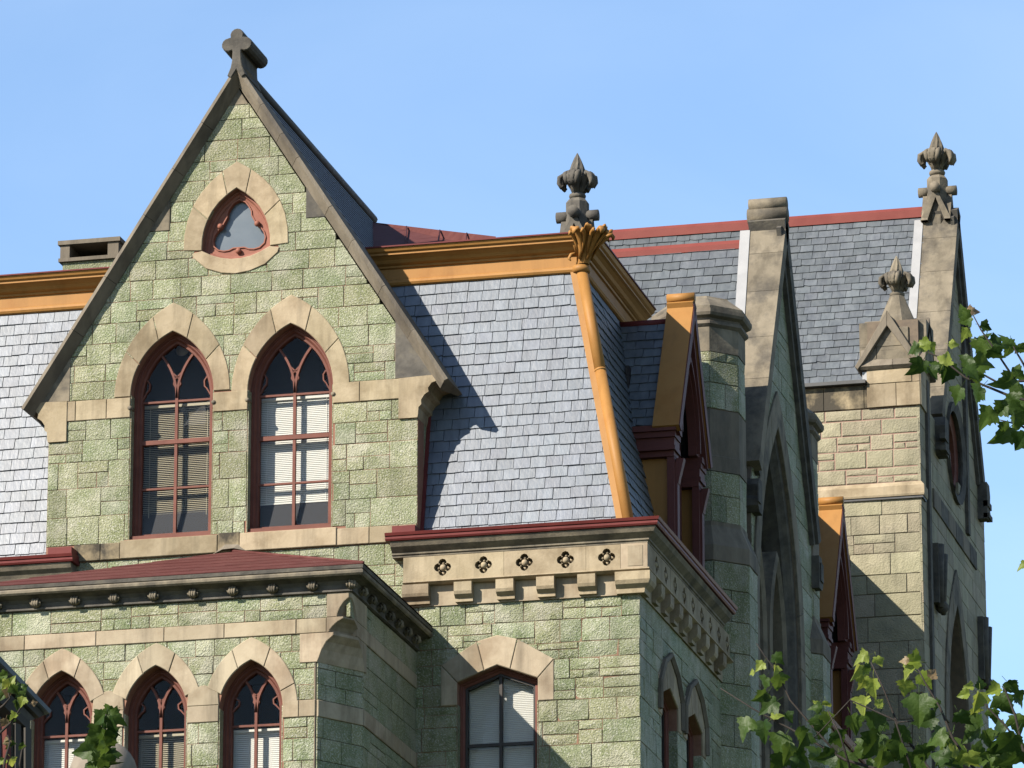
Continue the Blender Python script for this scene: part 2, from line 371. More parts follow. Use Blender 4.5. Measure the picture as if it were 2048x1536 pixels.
def ashlar(F, parent, m, rows, u0, u1, half=(), opens=(), wr=(.26, .62), split=.3, n1=0.0, alt=None, rock=.005, gap=.0038, bev=.006, into=None):
    """squared stones in courses, cut to half-planes and round openings (uc, z0, z1, halfwidth(z))"""
    def emit(p, mm):
        for a, b, c in half:
            p = clip(p, a, b, c)
            if not p: return
        cuts = [p]
        for (uc, z0, z1, hw) in opens:
            nxt = []
            for q in cuts:
                lo = min(x[1] for x in q); hi = max(x[1] for x in q)
                if hi <= z0 or lo >= z1: nxt.append(q); continue
                hm = max(hw(lo), hw(max(lo, z0)))
                if max(x[0] for x in q) <= uc-hm or min(x[0] for x in q) >= uc+hm: nxt.append(q); continue
                a_ = clip(q, 0, 1, z0); b_ = clip(q, 0, -1, -z1)
                mid = clip(clip(q, 0, -1, -z0), 0, 1, z1)
                nxt += [x for x in (a_, b_) if x]
                if not mid: continue
                lo = min(x[1] for x in mid); hi = max(x[1] for x in mid); h0, h1 = hw(lo), hw(hi)
                for s in (-1, 1):
                    s_ = clip(mid, s*-1, 0, -s*uc) if s > 0 else clip(mid, 1, 0, uc)
                    if not s_: continue
                    # keep |u-uc| >= line h0->h1
                    k = (h1-h0)/max(1e-6, hi-lo)
                    # s*(u-uc) >= h0 + k (v-lo)  ->  -s u + k v <= k lo - h0 - s uc
                    r = clip(s_, -s, k, k*lo-h0-s*uc)
                    if r: nxt.append(r)
            cuts = nxt
        for q in cuts: stone(F, q, parent, mm, n1=n1, rock=rock, gap=gap, bev=bev, into=into)
    for r in range(len(rows)-1):
        z0, z1 = rows[r], rows[r+1]; u = u0-RND.uniform(0, wr[0]); h = z1-z0
        while u < u1:
            wd = RND.uniform(*wr); a, b = max(u, u0), min(u+wd, u1)
            if u1-b < wr[0]*.45: b = u1
            u = b if b == u1 else u+wd
            if b-a < .03: continue
            mm = alt[0] if (alt and RND.random() < alt[1]) else m
            if RND.random() < split and h > .2:
                t = RND.uniform(.4, .6)*h
                if RND.random() < .5:
                    c = a+(b-a)*RND.uniform(.35, .65)
                    emit([(a, z0), (c, z0), (c, z0+t), (a, z0+t)], mm); emit([(c, z0), (b, z0), (b, z0+t), (c, z0+t)], mm)
                else: emit([(a, z0), (b, z0), (b, z0+t), (a, z0+t)], mm)
                emit([(a, z0+t), (b, z0+t), (b, z1), (a, z1)], mm)
            else: emit([(a, z0), (b, z0), (b, z1), (a, z1)], mm)
            if u >= u1: break
def courses(z0, z1, lo=.22, hi=.32):
    r = [z0]
    while r[-1] < z1-hi*1.3: r.append(r[-1]+RND.uniform(lo, hi))
    r.append(z1); return r

SLATES = []
def slate_mesh(m):
    ms = []
    for k in range(5):
        mb = MB(); e = [RND.uniform(-.025, .025) for _ in range(3)]; q = RND.uniform(.0, .10) if k < 2 else 0
        vs = []
        for n in (0, 1):
            vs += [(-.5, e[0]*.6+(q if k == 0 else 0), n), (-.12, e[1]*.7, n), (.5, e[2]*.6+(q if k == 1 else 0), n), (.5, 1, n), (-.5, 1, n)]
        mb.add(vs, [(4, 3, 2, 1, 0), (5, 6, 7, 8, 9)]+[(i, (i+1) % 5, 5+(i+1) % 5, 5+i) for i in range(5)])
        me = bpy.data.meshes.new('slate'); me.from_pydata([tuple(v) for v in mb.v], [], mb.f); me.materials.append(m); ms.append(me)
    return ms
SM = {'slate': slate_mesh(M['slate']), 'slate_dark': slate_mesh(M['slate_dark'])}
def slates(F, parent, key, v0, v1, e, wd, uL, uR, limit=300, prio=None, th=.017, first=.0, keep=None):
    """courses of slates; uL, uR give the ends of a course at height v; past the limit the rest is one joined part"""
    todo = []; v = v0; r = 0
    while v < v1-.02:
        a, b = uL(v), uR(v); u = a-(wd*.5 if r % 2 else 0)-RND.uniform(0, .03)
        while u < b-.02:
            x0, x1 = max(a, u), min(b, u+wd*RND.uniform(.93, 1.07))
            if b-x1 < .05: x1 = b
            if x1-x0 > .03 and (keep is None or keep((x0+x1)/2, v)): todo.append((x0, x1, v))
            u = max(x1, u+.05)
        v += e; r += 1
    if prio: todo.sort(key=prio)
    out = MB(); tilt = atan2(th*1.3, e*1.45)
    for i, (x0, x1, v) in enumerate(todo):
        ln = min(e*1.5, v1-v+.02); g = .008; t = tilt+RND.uniform(-.006, .006); yaw = RND.uniform(-.005, .005)
        U = F.u*cos(yaw)+F.v*sin(yaw); V0 = F.v*cos(yaw)-F.u*sin(yaw)
        V = V0*cos(t)-F.n*sin(t); Nn = V0*sin(t)+F.n*cos(t)
        o_ = F.P((x0+x1)/2, v+RND.uniform(-.004, .004), th*1.35+RND.uniform(0, .004))
        me = RND.choice(SM[key])
        mat3 = Matrix((U*(x1-x0-g), V*ln, Nn*th*RND.uniform(.85, 1.2))).transposed()
        if i < limit:
            ob = bpy.data.objects.new('slate', me); COL.objects.link(ob); ob.parent = parent
            mw = mat3.to_4x4(); mw.translation = o_-WO[parent.name]
            ob.matrix_basis = mw
        else:
            out.add([o_+mat3 @ v_.co for v_ in me.vertices], [tuple(p.vertices) for p in me.polygons])
    if out.f: mk('slate_courses', out, M[key], parent, kind='stuff')

def arch_pts(w, h, n=9):
    c = (h*h-w*w)/(2*w); R = w+c; a1 = atan2(h, -c)
    # left arc, centre (+c,0): from angle pi to the apex
    L = [(c+R*cos(pi+(a1-pi)*i/n), R*sin(pi+(a1-pi)*i/n)) for i in range(n+1)]
    L[-1] = (0.0, h)
    return L+[(-x, y) for x, y in reversed(L[:-1])]
def half_at(w, h):
    c = (h*h-w*w)/(2*w); R = w+c
    return lambda y: w if y <= 0 else max(0.0, sqrt(max(0, R*R-y*y))-c) if y < h else 0.0
def arch_poly(uc, zs, zp, w, h, n=9):
    """counter-clockwise outline of a pointed opening"""
    return [(uc-w, zs), (uc+w, zs)]+[(uc+x, zp+y) for x, y in reversed(arch_pts(w, h, n))]
def voussoirs(F, parent, m, uc, zp, wi, hi, wo, ho, cuts=(0, .4, .78), n1=.014, n0=-.28, name='voussoir', skip=()):
    n = 24; I = arch_pts(wi, hi, n); O = arch_pts(wo, ho, n)
    cuts = list(cuts)
    for s in (0, 1):
        for k in range(len(cuts)-1):
            if (s, k) in skip: continue
            a, b = int(round(cuts[k]*n)), int(round(cuts[k+1]*n))
            inn = I[a:b+1]; outr = O[a:b+1]
            poly = [(uc+x, zp+y) for x, y in reversed(outr)]+[(uc+x, zp+y) for x, y in inn]
            if s: poly = [(2*uc-x, y) for x, y in reversed(poly)]
            if area(poly) < 0: poly.reverse()
            mk(name, MB().prism(F, inset(poly, .003), n0, n1+RND.uniform(-.003, .003), .008), m, parent)
    a = int(round(cuts[-1]*n))
    inn = I[a:2*n+1-a]; outr = O[a:2*n+1-a]
    poly = [(uc+x, zp+y) for x, y in inn]+[(uc+x, zp+y) for x, y in reversed(outr)]
    if area(poly) < 0: poly.reverse()
    mk('keystone' if name == 'voussoir' else name, MB().prism(F, inset(poly, .003), n0, n1+.004, .008), m, parent)

def bar(mb, F, u0, u1, v0, v1, n0, n1): mb.fbox(F, u0, u1, v0, v1, n0, n1)
def window(F, root, uc, zs, zp, w, h, d=.13, rails=(), bars=(), tracery=True, m=None, sm=None, fw=.075, blind=None, room='room', reveal=None, mull=True, rdepth=2.2,
           name='arched_window', mullw=.02):
    """pointed window: moulded frame, sash, tracery, panes, blind and the room behind, as children of one part"""
    m = m or M['sash']; sm = sm or m
    out = arch_poly(uc, zs, zp, w, h, 12)
    win = mk(name, MB().sweep(F, out, [(.001, -d-.12), (.001, -d), (.022, -d), (.03, -d-.02), (.05, -d-.02), (fw, -d-.055), (fw, -d-.12)], closed=True), m, root)
    ins = inset(out, fw)
    mk('sash_frame', MB().sweep(F, ins, [(.001, -d-.14), (.001, -d-.06), (.03, -d-.06), (.036, -d-.075), (.036, -d-.14)], closed=True), sm, win)
    gl = inset(out, fw+.03); nb0, nb1 = -d-.125, -d-.075
    iw = w-fw-.034
    if mull: mk('mullion', MB().fbox(F, uc-mullw, uc+mullw, zs+fw+.03, zp+.0, nb0, nb1), sm, win)
    for z in rails: mk('meeting_rail', MB().fbox(F, uc-iw, uc+iw, z-.03, z+.03, nb0-.004, nb1+.012), sm, win)
    for z in bars: mk('glazing_bar', MB().fbox(F, uc-iw, uc+iw, z-.014, z+.014, nb0+.003, nb1-.004), sm, win)
    if tracery:
        c = (h*h-w*w)/(2*w); R = w+c
        mb = MB()
        for s in (-1, 1):
            pts = []
            for i in range(15):
                y = i/14*h; x = sqrt(max(0, R*R-y*y))-c-w
                if x < -w*.52: break
                pts.append((uc+s*x, zp+y))
            if s > 0: pts = pts[::1]
            mb.sweep(F, pts, [(-.016, nb0+.005), (.016, nb0+.005), (.016, nb1), (-.016, nb1)])
            # cusped lobes on both sides of each light
            q = pts[min(len(pts)-1, 6)]; q2 = pts[1]; px_, py_ = (q[0]+q2[0])/2+s*.085*w/.55, (q[1]+q2[1])/2-.02
            mb.sweep(F, [q, (px_-s*.02, py_+.07), (px_, py_), (px_-s*.035, py_-.05), q2], [(-.009, nb0+.009), (.009, nb0+.009), (.009, nb1-.005), (-.009, nb1-.005)])
            e1 = (uc+s*(iw-.02)*.93, zp+.30*h/.9*.95); e2 = (uc+s*iw, zp+.02)
            mb.sweep(F, [e1, (uc+s*(iw-.09), zp+.23*h/.9), (uc+s*(iw-.085), zp+.15*h/.9), (uc+s*(iw-.05), zp+.11*h/.9), e2], [(-.009, nb0+.009), (.009, nb0+.009), (.009, nb1-.005), (-.009, nb1-.005)])
        mk('tracery', mb, sm, win)
    zz = sorted(list(rails)+list(bars)); cutz = [zs]+zz+[zp+h]
    for k in range(len(cutz)-1):
        for s in ((-1, 1) if mull else (0,)):
            p = clip(clip(gl, 0, 1, cutz[k+1]), 0, -1, -cutz[k])
            if s and p: p = clip(p, s*-1, 0, -s*uc)
            if p and area(p) > .004: mk('pane', MB().prism(F, p, nb0+.012, nb0+.018), M['glass'], win)
    if blind:
        bz1, bz0, bm, tilt = blind; mb = MB(); z = bz1; bn = -d-.22; hw_ = w-.02; sp = .026
        while z > bz0:
            a, b = .0125*cos(tilt), .0125*sin(tilt)
            mb.add([F.P(uc-hw_, z+b, bn-a), F.P(uc+hw_, z+b, bn-a), F.P(uc+hw_, z, bn+.003), F.P(uc-hw_, z, bn+.003), F.P(uc+hw_, z-b, bn+a), F.P(uc-hw_, z-b, bn+a)],
                   [(0, 1, 2, 3), (3, 2, 4, 5)])
            z -= sp
        mb.fbox(F, uc-hw_, uc+hw_, bz1+.004, bz1+.04, bn-.025, bn+.025); mb.fbox(F, uc-hw_, uc+hw_, bz0-.02, bz0, bn-.012, bn+.012)
        for q in (-.72, .72): mb.fbox(F, uc+hw_*q-.003, uc+hw_*q+.003, bz0, bz1, bn+.016, bn+.018)
        mk('blind', mb, bm, win, kind='stuff')
    a, b, c0, c1, n0, n1 = uc-w-.02, uc+w+.02, zs-.02, zp+h+.05, -rdepth, -d-.11
    vs = [F.P(u, v, n) for n in (n0, n1) for v in (c0, c1) for u in (a, b)]
    mk('room', MB().add(vs, [(0, 2, 3, 1), (0, 1, 5, 4), (2, 6, 7, 3), (0, 4, 6, 2), (1, 3, 7, 5)]), M[room], win, fix=False)
    if reveal:
        mk('reveal', MB().sweep(F, [(uc-w, zp+.02), (uc-w, zs)], [(0, -d-.1), (.01, -d-.1), (.01, -.006), (0, -.006)]), reveal, win)
        mk('reveal', MB().sweep(F, [(uc+w, zs), (uc+w, zp+.02)], [(0, -d-.1), (.01, -d-.1), (.01, -.006), (0, -.006)]), reveal, win)
    return win

# ------------------------------------------------------------------ ground
g = MB(); g.add([(-400, -400, 0), (400, -400, 0), (400, 400, 0), (-400, 400, 0)], [(0, 1, 2, 3)])
gr = mk('ground', g, M['lawn'], kind='structure')

W0 = front(0.0)
XC = 1.725                       # side wall of the corner block
DL, DR, DC = -6.482, -1.297, -3.86   # gabled dormer
YG, ZG, SG = 8.85, 27.98, 1.88   # near cross gable: middle, top, slope
YF, ZF, SF = 21.3, 32.02, 1.95   # far cross gable

# ------------------------------------------------------------------ corner block: walls, frieze, brackets, gutter
cb = empty('corner_block', (0, 0, 16.0), 'green stone corner block below the carved tan frieze with quatrefoils', 'building')
WIN = dict(uc=-.197, zs=16.6, zp=18.955, w=.545, h=.205)
def flat_hw(o): return lambda y: o['w']+.003 if y < o['zp']-.29 else o['w']+.12 if y <= o['zp'] else max(.05, (o['w']+.12)*(1-(y-o['zp'])/(o['h']+.36)))
hole = [(WIN['uc']-WIN['w'], WIN['zs']), (WIN['uc']+WIN['w'], WIN['zs']), (WIN['uc']+WIN['w'], WIN['zp']), (WIN['uc'], WIN['zp']+WIN['h']), (WIN['uc']-WIN['w'], WIN['zp'])]
wallf = mk('wall', MB().prism(W0, [(-1.5, 0), (XC-.015, 0), (XC-.015, 20.9), (-1.5, 20.9)], -.3, -.009, holes=[hole]), M['mortar_red'], cb)
ashlar(W0, wallf, M['green'], [16.4, 16.78, 17.1, 17.42, 17.72, 18.04, 18.36, 18.645, 18.93, 19.2, 19.42, 19.73, 20.02], -1.46, XC, alt=(M['green'], .2), rock=.02,
       opens=[(WIN['uc'], 16.0, 19.50, flat_hw(WIN))], wr=(.28, .6), split=.3)
WS = side(XC)
SW = [dict(uc=u, zs=16.4, zp=18.975, w=.5, h=.17) for u in (1.79, 3.36)]
holes = [[(o['uc']-o['w'], o['zs']), (o['uc']+o['w'], o['zs']), (o['uc']+o['w'], o['zp']), (o['uc'], o['zp']+o['h']), (o['uc']-o['w'], o['zp'])] for o in SW]
walls_ = mk('wall', MB().prism(WS, [(0.02, 0), (5.6, 0), (5.6, 20.9), (0.02, 20.9)], -.3, -.009, holes=holes), M['mortar_red'], cb)
ashlar(WS, walls_, M['green'], [16.4, 16.78, 17.1, 17.42, 17.72, 18.04, 18.36, 18.64, 18.93, 19.2, 19.42, 19.73, 20.02], 0.0, 5.3, rock=.012,
       opens=[(o['uc'], 16.0, 19.5, flat_hw(o)) for o in SW], wr=(.4, .85), split=.2)
def flat_window(F, root, o, surround, shade_bars=True, blind=None, legs=True):
    uc, w, zp, h, zs = o['uc'], o['w'], o['zp'], o['h'], o['zs']
    oz = zp+h; ow = w+.225; sh = oz+.04
    def pc(poly, nm='voussoir'): mk(nm, MB().prism(F, inset(poly, .003), -.3, .016, .01), surround, root)
    kx = .175; kz = oz-h*kx/w
    pc([(uc-kx, kz), (uc, oz), (uc+kx, kz), (uc+kx+.1, oz+.34), (uc, oz+.41), (uc-kx-.1, oz+.34)], 'keystone')
    for s in (-1, 1):
        p = [(uc+s*kx, kz), (uc+s*(kx+.1), oz+.34), (uc+s*ow, sh), (uc+s*w, zp)]
        if area(p) < 0: p.reverse()
        pc(p)
        p = [(uc+s*w, zp), (uc+s*ow, sh), (uc+s*ow, zp-.31), (uc+s*w, zp-.31)]
        if area(p) < 0: p.reverse()
        pc(p, 'jamb_stone')
    out = [(uc-w, zs), (uc+w, zs), (uc+w, zp), (uc, oz), (uc-w, zp)]; d = .12
    win = mk('sash_window', MB().sweep(F, out, [(.001, -d-.12), (.001, -d), (.03, -d), (.04, -d-.02), (.07, -d-.03), (.07, -d-.12)], closed=True), M['sash'], root)
    ins = inset(out, .07)
    mk('sash_frame', MB().sweep(F, ins, [(.001, -d-.14), (.001, -d-.05), (.03, -d-.05), (.03, -d-.14)], closed=True), M['sash_dark'], win)
    mk('mullion', MB().fbox(F, uc-.02, uc+.02, zs, oz-.1, -d-.12, -d-.06), M['sash_dark'], win)
    mk('meeting_rail', MB().fbox(F, uc-w+.08, uc+w-.08, zp-.84, zp-.80, -d-.116, -d-.056), M['sash_dark'], win)
    gl = inset(out, .09)
    for s in (-1, 1):
        for a, b in ((zs, zp-.82), (zp-.82, oz)):
            p = clip(clip(clip(gl, -s, 0, -s*uc), 0, 1, b), 0, -1, -a)
            if p: mk('pane', MB().prism(F, p, -d-.10, -d-.094), M['glass'], win)
    if blind:
        mb = MB(); z = oz-.1; bn = -d-.2; hw_ = w-.04
        while z > zs:
            b = .012; mb.add([F.P(uc-hw_, z+b, bn-.004), F.P(uc+hw_, z+b, bn-.004), F.P(uc+hw_, z, bn+.004), F.P(uc-hw_, z, bn+.004), F.P(uc+hw_, z-b, bn), F.P(uc-hw_, z-b, bn)], [(0, 1, 2, 3), (3, 2, 4, 5)])
            z -= .025
        mk('blind', mb, M['blind'], win, kind='stuff')
    vs = [F.P(u, v, n) for n in (-1.4, -d-.1) for v in (zs, oz+.05) for u in (uc-w, uc+w)]
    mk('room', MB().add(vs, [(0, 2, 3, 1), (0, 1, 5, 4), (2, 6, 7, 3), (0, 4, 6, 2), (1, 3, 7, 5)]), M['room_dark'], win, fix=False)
    mk('reveal', MB().sweep(F, [(uc-w, zp-.3), (uc-w, zs)], [(0, -d-.1), (.01, -d-.1), (.01, -.006), (0, -.006)]), M['green'], win)
    mk('reveal', MB().sweep(F, [(uc+w, zs), (uc+w, zp-.3)], [(0, -d-.1), (.01, -d-.1), (.01, -.006), (0, -.006)]), M['green'], win)
    return win
flat_window(W0, cb, WIN, M['cream'], blind=True)
for o in SW:
    wn = flat_window(WS, cb, o, M['tan'])
    # hood mould over each lancet
    uc = o['uc']; mb = MB().sweep(WS, [(uc-.74, 18.72), (uc-.72, 19.12), (uc-.42, 19.45), (uc, 19.64), (uc+.42, 19.45), (uc+.72, 19.12), (uc+.74, 18.72)], [(0, .0), (0, .05), (-.04, .07), (-.085, .03), (-.085, 0)])
    mk('hood_mould', mb, M['coping'], cb)
# frieze blocks with sunk quatrefoils
FRZ = front(-.14); FRS = side(XC+.14)
def quatre(c, r, n=7):
    pts = []
    for k in range(4):
        a0 = k*pi/2; cx, cy = c[0]+cos(a0)*r*.52, c[1]+sin(a0)*r*.52
        for i in range(n):
            t = a0-radians(118)+radians(236)*i/(n-1)
            pts.append((cx+cos(t)*r*.48, cy+sin(t)*r*.48))
    return pts
def frieze(F, ua, ub, cents, zc=20.50, ends=()):
    edges = [ua]+[(cents[i]+cents[i+1])/2 for i in range(1, len(cents)-1, 2)]+[ub]
    for i in range(len(edges)-1):
        a, b = edges[i]+.002, edges[i+1]-.002; hs = [quatre((c, zc), .118) for c in cents if a < c < b]
        blk = mk('frieze_block', MB().prism(F, [(a, 20.33), (b, 20.33), (b, 20.665), (a, 20.665)], -.17, RND.uniform(-.002, .002), holes=hs), M['tan'], cb)
        for c in cents:
            if a < c < b:
                k = MB(); k.ball(F.P(c, zc, -.03), .046, 10, 6)
                for q in range(4):
                    t = q*pi/2; k.tube([F.P(c+cos(t)*.055, zc+sin(t)*.055, -.05), F.P(c+cos(t)*.10, zc+sin(t)*.10, -.07)], [.022, .006], 6)
                mk('flower_boss', k, M['tan'], blk)
        mk('frieze_back', MB().fbox(F, a, b, 20.34, 20.655, -.168, -.10), M['dark_stone'] if F is FRS else M['grey_stone'], blk)  # darker stone paints in recess shade, deeper on the shaded side wall
frieze(FRZ, -1.452, 1.50, [-.912, -.355, .20, .757, 1.313])
mk('frieze_corner', MB().box((1.503, -.143, 20.33), (XC+.139, .1, 20.667)), M['cream'], cb)
mk('frieze_corner_panel', MB().fbox(front(-.143), 1.60, 1.80, 20.36, 20.635, -.01, .006), M['cream'], cb)
frieze(FRS, -.02, 5.15, [.42+.571*i for i in range(9)])
path = [(-1.452, 0), (XC, 0), (XC, 5.3)]
mk('frieze_fillet', MB().mould(path, [(0, 20.285), (.10, 20.285), (.165, 20.312), (.165, 20.328), (0, 20.328)]), M['tan'], cb)
mk('bracket_course', MB().mould(path, [(-.05, 20.005), (.03, 20.005), (.03, 20.284), (-.05, 20.284)]), M['cream'], cb)
# brackets
def bracket(F, u, wd=.235):
    mb = MB(); h = wd/2
    pr = [(.03, 20.03), (.085, 20.03), (.085, 20.075), (.10, 20.085), (.15, 20.12), (.165, 20.16), (.165, 20.284), (.03, 20.284)]
    vs = [F.P(u-h, z, n) for n, z in pr]+[F.P(u+h, z, n) for n, z in pr]; k = len(pr)
    mb.add(vs, [(i, (i+1) % k, k+(i+1) % k, k+i) for i in range(k)]+[tuple(range(k)), tuple(range(k, 2*k))])
    mk('bracket', mb, M['tan'], cb)
for u in (-1.28, -.632, -.063, .487, 1.043): bracket(W0, u, .36 if u < -1 else .24)
for u in [.70+.571*i for i in range(8)]: bracket(WS, u, .22)
cr = MB(); pr = [(.0, 20.01), (.08, 20.01), (.09, 20.07), (.15, 20.12), (.175, 20.17), (.175, 20.283), (0, 20.283)]
mk('corner_bracket', cr.mould([(1.43, 0), (XC, 0), (XC, .22)], [(a+.001, b) for a, b in pr]), M['tan'], cb)
# cornice and red gutter
cpath = [(-1.60, 0), (XC, 0), (XC, 4.72)]
mk('cornice', MB().mould(cpath, [(0, 20.667), (.145, 20.667), (.145, 20.69), (.165, 20.70), (.165, 20.725), (.19, 20.745), (.245, 20.79), (.27, 20.835), (.27, 20.858), (0, 20.858)]), M['grey_stone'], cb)
gpath = [(-1.655, 0), (XC, 0), (XC, 4.76)]
mk('gutter', MB().mould(gpath, [(-.2, 20.862), (.30, 20.862), (.315, 20.885), (.315, 20.915), (.33, 20.925), (.345, 20.962), (.335, 20.966), (.30, 20.962), (-.2, 21.02)]), M['red'], cb)
mk('gutter_end_block', MB().box((-1.565, -.30, 20.967), (-1.25, -.003, 21.062)), M['red'], cb)

# ------------------------------------------------------------------ mansard roofs
HB, HT = Vector((1.529, .2, 20.95)), Vector((.695, 1.034, 24.83))
vF = (HT-Vector((HT.x, HB.y, HB.z))).normalized()
MF = Fr((0, .2, 20.95), (1, 0, 0), vF)
vS = Vector((HT.x-HB.x, 0, HT.z-HB.z)).normalized()
MS = Fr((1.529, 0, 20.95), (0, 1, 0), vS)
LV = sqrt((HT.z-HB.z)**2+(HT.y-HB.y)**2)
mr = empty('mansard_roof', (0, .3, 20.95), 'steep light grey slate roof corner with an ochre hip roll, right of the tall green gable', 'roof', 'slate mansard roofs')
ml = empty('mansard_roof', (-9, .3, 20.95), 'steep light grey slate roof at the left picture edge under an ochre cornice', 'roof', 'slate mansard roofs')
hipx = lambda v: 1.529-(.834/LV)*v
d1 = MB().add([MF.P(-5.2, 0), MF.P(hipx(0), 0), MF.P(hipx(LV), LV), MF.P(-5.2, LV)], [(0, 1, 2, 3)])
d1.add([MS.P(.2, 0), MS.P(6.3, 0), MS.P(6.3, LV), MS.P(1.034, LV)], [(0, 1, 2, 3)])
d1.add([(-5.2, 1.034, 24.9), (.695, 1.034, 24.9), (.695, 6.3, 24.9), (-5.2, 6.3, 24.9)], [(0, 1, 2, 3)])
mk('roof_deck', d1, M['underslate'], mr, fix=False)
d2 = MB().add([MF.P(-13, 0), MF.P(-5.2, 0), MF.P(-5.2, LV), MF.P(-13, LV)], [(0, 1, 2, 3)])
d2.add([(-13, 1.034, 24.9), (-5.2, 1.034, 24.9), (-5.2, 6.3, 24.9), (-13, 6.3, 24.9)], [(0, 1, 2, 3)])
mk('roof_deck', d2, M['underslate'], ml, fix=False)
def gable_x(z): return (27.78-z)/1.571     # half width of the big dormer's roof at a height
ux = lambda v: DC+gable_x(21+v*.975)-.85 if v > 2.0 else DR-.1
slates(MF, mr, 'slate', .02, LV-.03, .163, .222, lambda v: max(-3.2, min(ux(v), 1)), lambda v: hipx(v)-.03, limit=285)
slates(MS, mr, 'slate_dark', .02, LV-.03, .163, .222, lambda v: .2+(.834/LV)*v+.03, lambda v: 4.8, limit=0)
slates(MF, ml, 'slate', .02, LV-.03, .163, .222, lambda v: -8.2, lambda v: (DL+.1 if v < 2.0 else DC-gable_x(21+v*.975)+.85), limit=285)
# ochre hip roll
hp = [HB+(HT-HB)*t+Vector((.03, -.03, .01)) for t in (-.02, .6)]; hq = [HB+(HT-HB)*t+Vector((.03, -.03, .01)) for t in (.6, 1.0)]
hip = mk('hip_roll', MB().tube(hp, .078, 14), M['orange'], mr)
mk('hip_roll_length', MB().tube(hq, .079, 14), M['orange'], hip); mk('hip_joint', MB().tube([hq[0], hq[0]+(hq[1]-hq[0])*.018], .084, 14), M['orange'], hip)
hb = MB(); a, b = HB+(HT-HB)*-.02, HT
off = Vector((-.16, 0, 0)); fr_ = MF.n
for q in ((Vector((1, 0, 0)), MF.n), (Vector((0, -1, 0)), MS.n)):
    s0 = -q[0]*.125 if q[0].x else -q[0]*.125
    p = [a+s0, a, b, b+s0]
    hb.add([x+q[1]*.062 for x in p]+[x+q[1]*.002 for x in p], [(0, 1, 2, 3), (0, 4, 5, 1), (1, 5, 6, 2), (3, 7, 4, 0)])
mk('hip_flashing', hb, M['orange'], hip)
mk('hip_collar', MB().lathe(HT+Vector((.025, -.025, .02)), [(.08, -.05), (.115, -.045), (.128, 0), (.115, .045), (.08, .06)], 14), M['orange'], hip)
# ochre cornice
CP = [(0, 24.80), (.03, 24.80), (.055, 24.815), (.07, 24.845), (.06, 24.88), (.035, 24.895), (.025, 24.90), (.025, 25.05), (.055, 25.06), (.062, 25.085), (.085, 25.095), (.11, 25.11), (.135, 25.15), (.18, 25.185),
      (.215, 25.20), (.215, 25.225), (.245, 25.245), (.265, 25.285), (.27, 25.29), (-.1, 25.29)]
c1 = mk('cornice', MB().mould([(-3.3, 1.02), (.71, 1.02), (.71, 4.5)], CP), M['orange'], mr)
mk('cornice_cap', MB().mould([(-3.3, 1.02), (.71, 1.02), (.71, 4.5)], [(-.1, 25.293), (.285, 25.293), (.285, 25.312), (-.1, 25.40)]), M['red'], c1)
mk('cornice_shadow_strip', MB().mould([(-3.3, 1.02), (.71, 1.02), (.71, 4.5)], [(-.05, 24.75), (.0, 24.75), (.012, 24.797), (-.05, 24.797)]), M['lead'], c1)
c2 = mk('cornice', MB().mould([(-12, 1.02), (-4.6, 1.02)], CP), M['orange'], ml)
mk('cornice_cap', MB().mould([(-12, 1.02), (-4.6, 1.02)], [(-.1, 25.293), (.285, 25.293), (.285, 25.312), (-.1, 25.40)]), M['red'], c2)
# acanthus capital on the corner of the cornice
ac = HT+Vector((.06, -.06, .08))
PRF = [(.082, 0), (.086, .07), (.096, .14), (.115, .21), (.145, .28), (.185, .34), (.225, .385), (.262, .41), (.288, .405), (.292, .375), (.27, .36), (.20, .345), (.08, .33), (.01, .33)]
SEG = 80; vs = []; n_ = len(PRF)
for j_ in range(SEG):
    th = 2*pi*j_/SEG; lob = cos(7*(th+.55)); rib = cos(21*th+1.0)
    for q_, (r, z) in enumerate(PRF):
        f = min(1, q_/6)*(1 if q_ < 11 else .3)
        rr = r*.93*(1+f*(.13*lob+.035*rib)+(.05*rib if q_ < 5 else 0)); zz = z+f*f*(.045*lob+.012*rib)
        k = zz*.30; vs.append(ac+Vector((cos(th)*rr+k, sin(th)*rr-k, zz)))
fs = [(j_*n_+q_, ((j_+1) % SEG)*n_+q_, ((j_+1) % SEG)*n_+q_+1, j_*n_+q_+1) for j_ in range(SEG) for q_ in range(n_-1)]
capo = mk('acanthus_capital', MB().add(vs, fs, True), M['orange'], mr)
for ang in (-45, 25, -115, 95, 165):
    d = Vector((cos(radians(ang)), sin(radians(ang)), 0)); t_ = Vector((-d.y, d.x, 0)); P_ = lambda r, z: ac+d*r+Vector((z*.30, -z*.30, z))
    mb = MB()
    mb.tube([P_(.10, .05), P_(.12, .16), P_(.17, .27), P_(.235, .36), P_(.30, .40), P_(.335, .37), P_(.335, .32)], [.02, .03, .045, .055, .055, .045, .02], 9, .55, ref=t_)
    for q_ in (-1, 1): mb.tube([P_(.11, .12)+t_*(q_*.03), P_(.16, .25)+t_*(q_*.07), P_(.23, .35)+t_*(q_*.10), P_(.29, .37)+t_*(q_*.11), P_(.30, .33)+t_*(q_*.10)], [.012, .022, .028, .026, .012], 7)
    mk('acanthus_leaf', mb, M['orange'], capo)
rc = ac+Vector((.155, -.125, .25)); e1 = Vector((1, .35, 0)).normalized(); e2 = Vector((.25, -.25, .93)).normalized()
mk('eyelet', MB().tube([rc+(e1*cos(t*pi/6)+e2*sin(t*pi/6))*.045 for t in range(13)], .016, 6), M['orange'], capo)
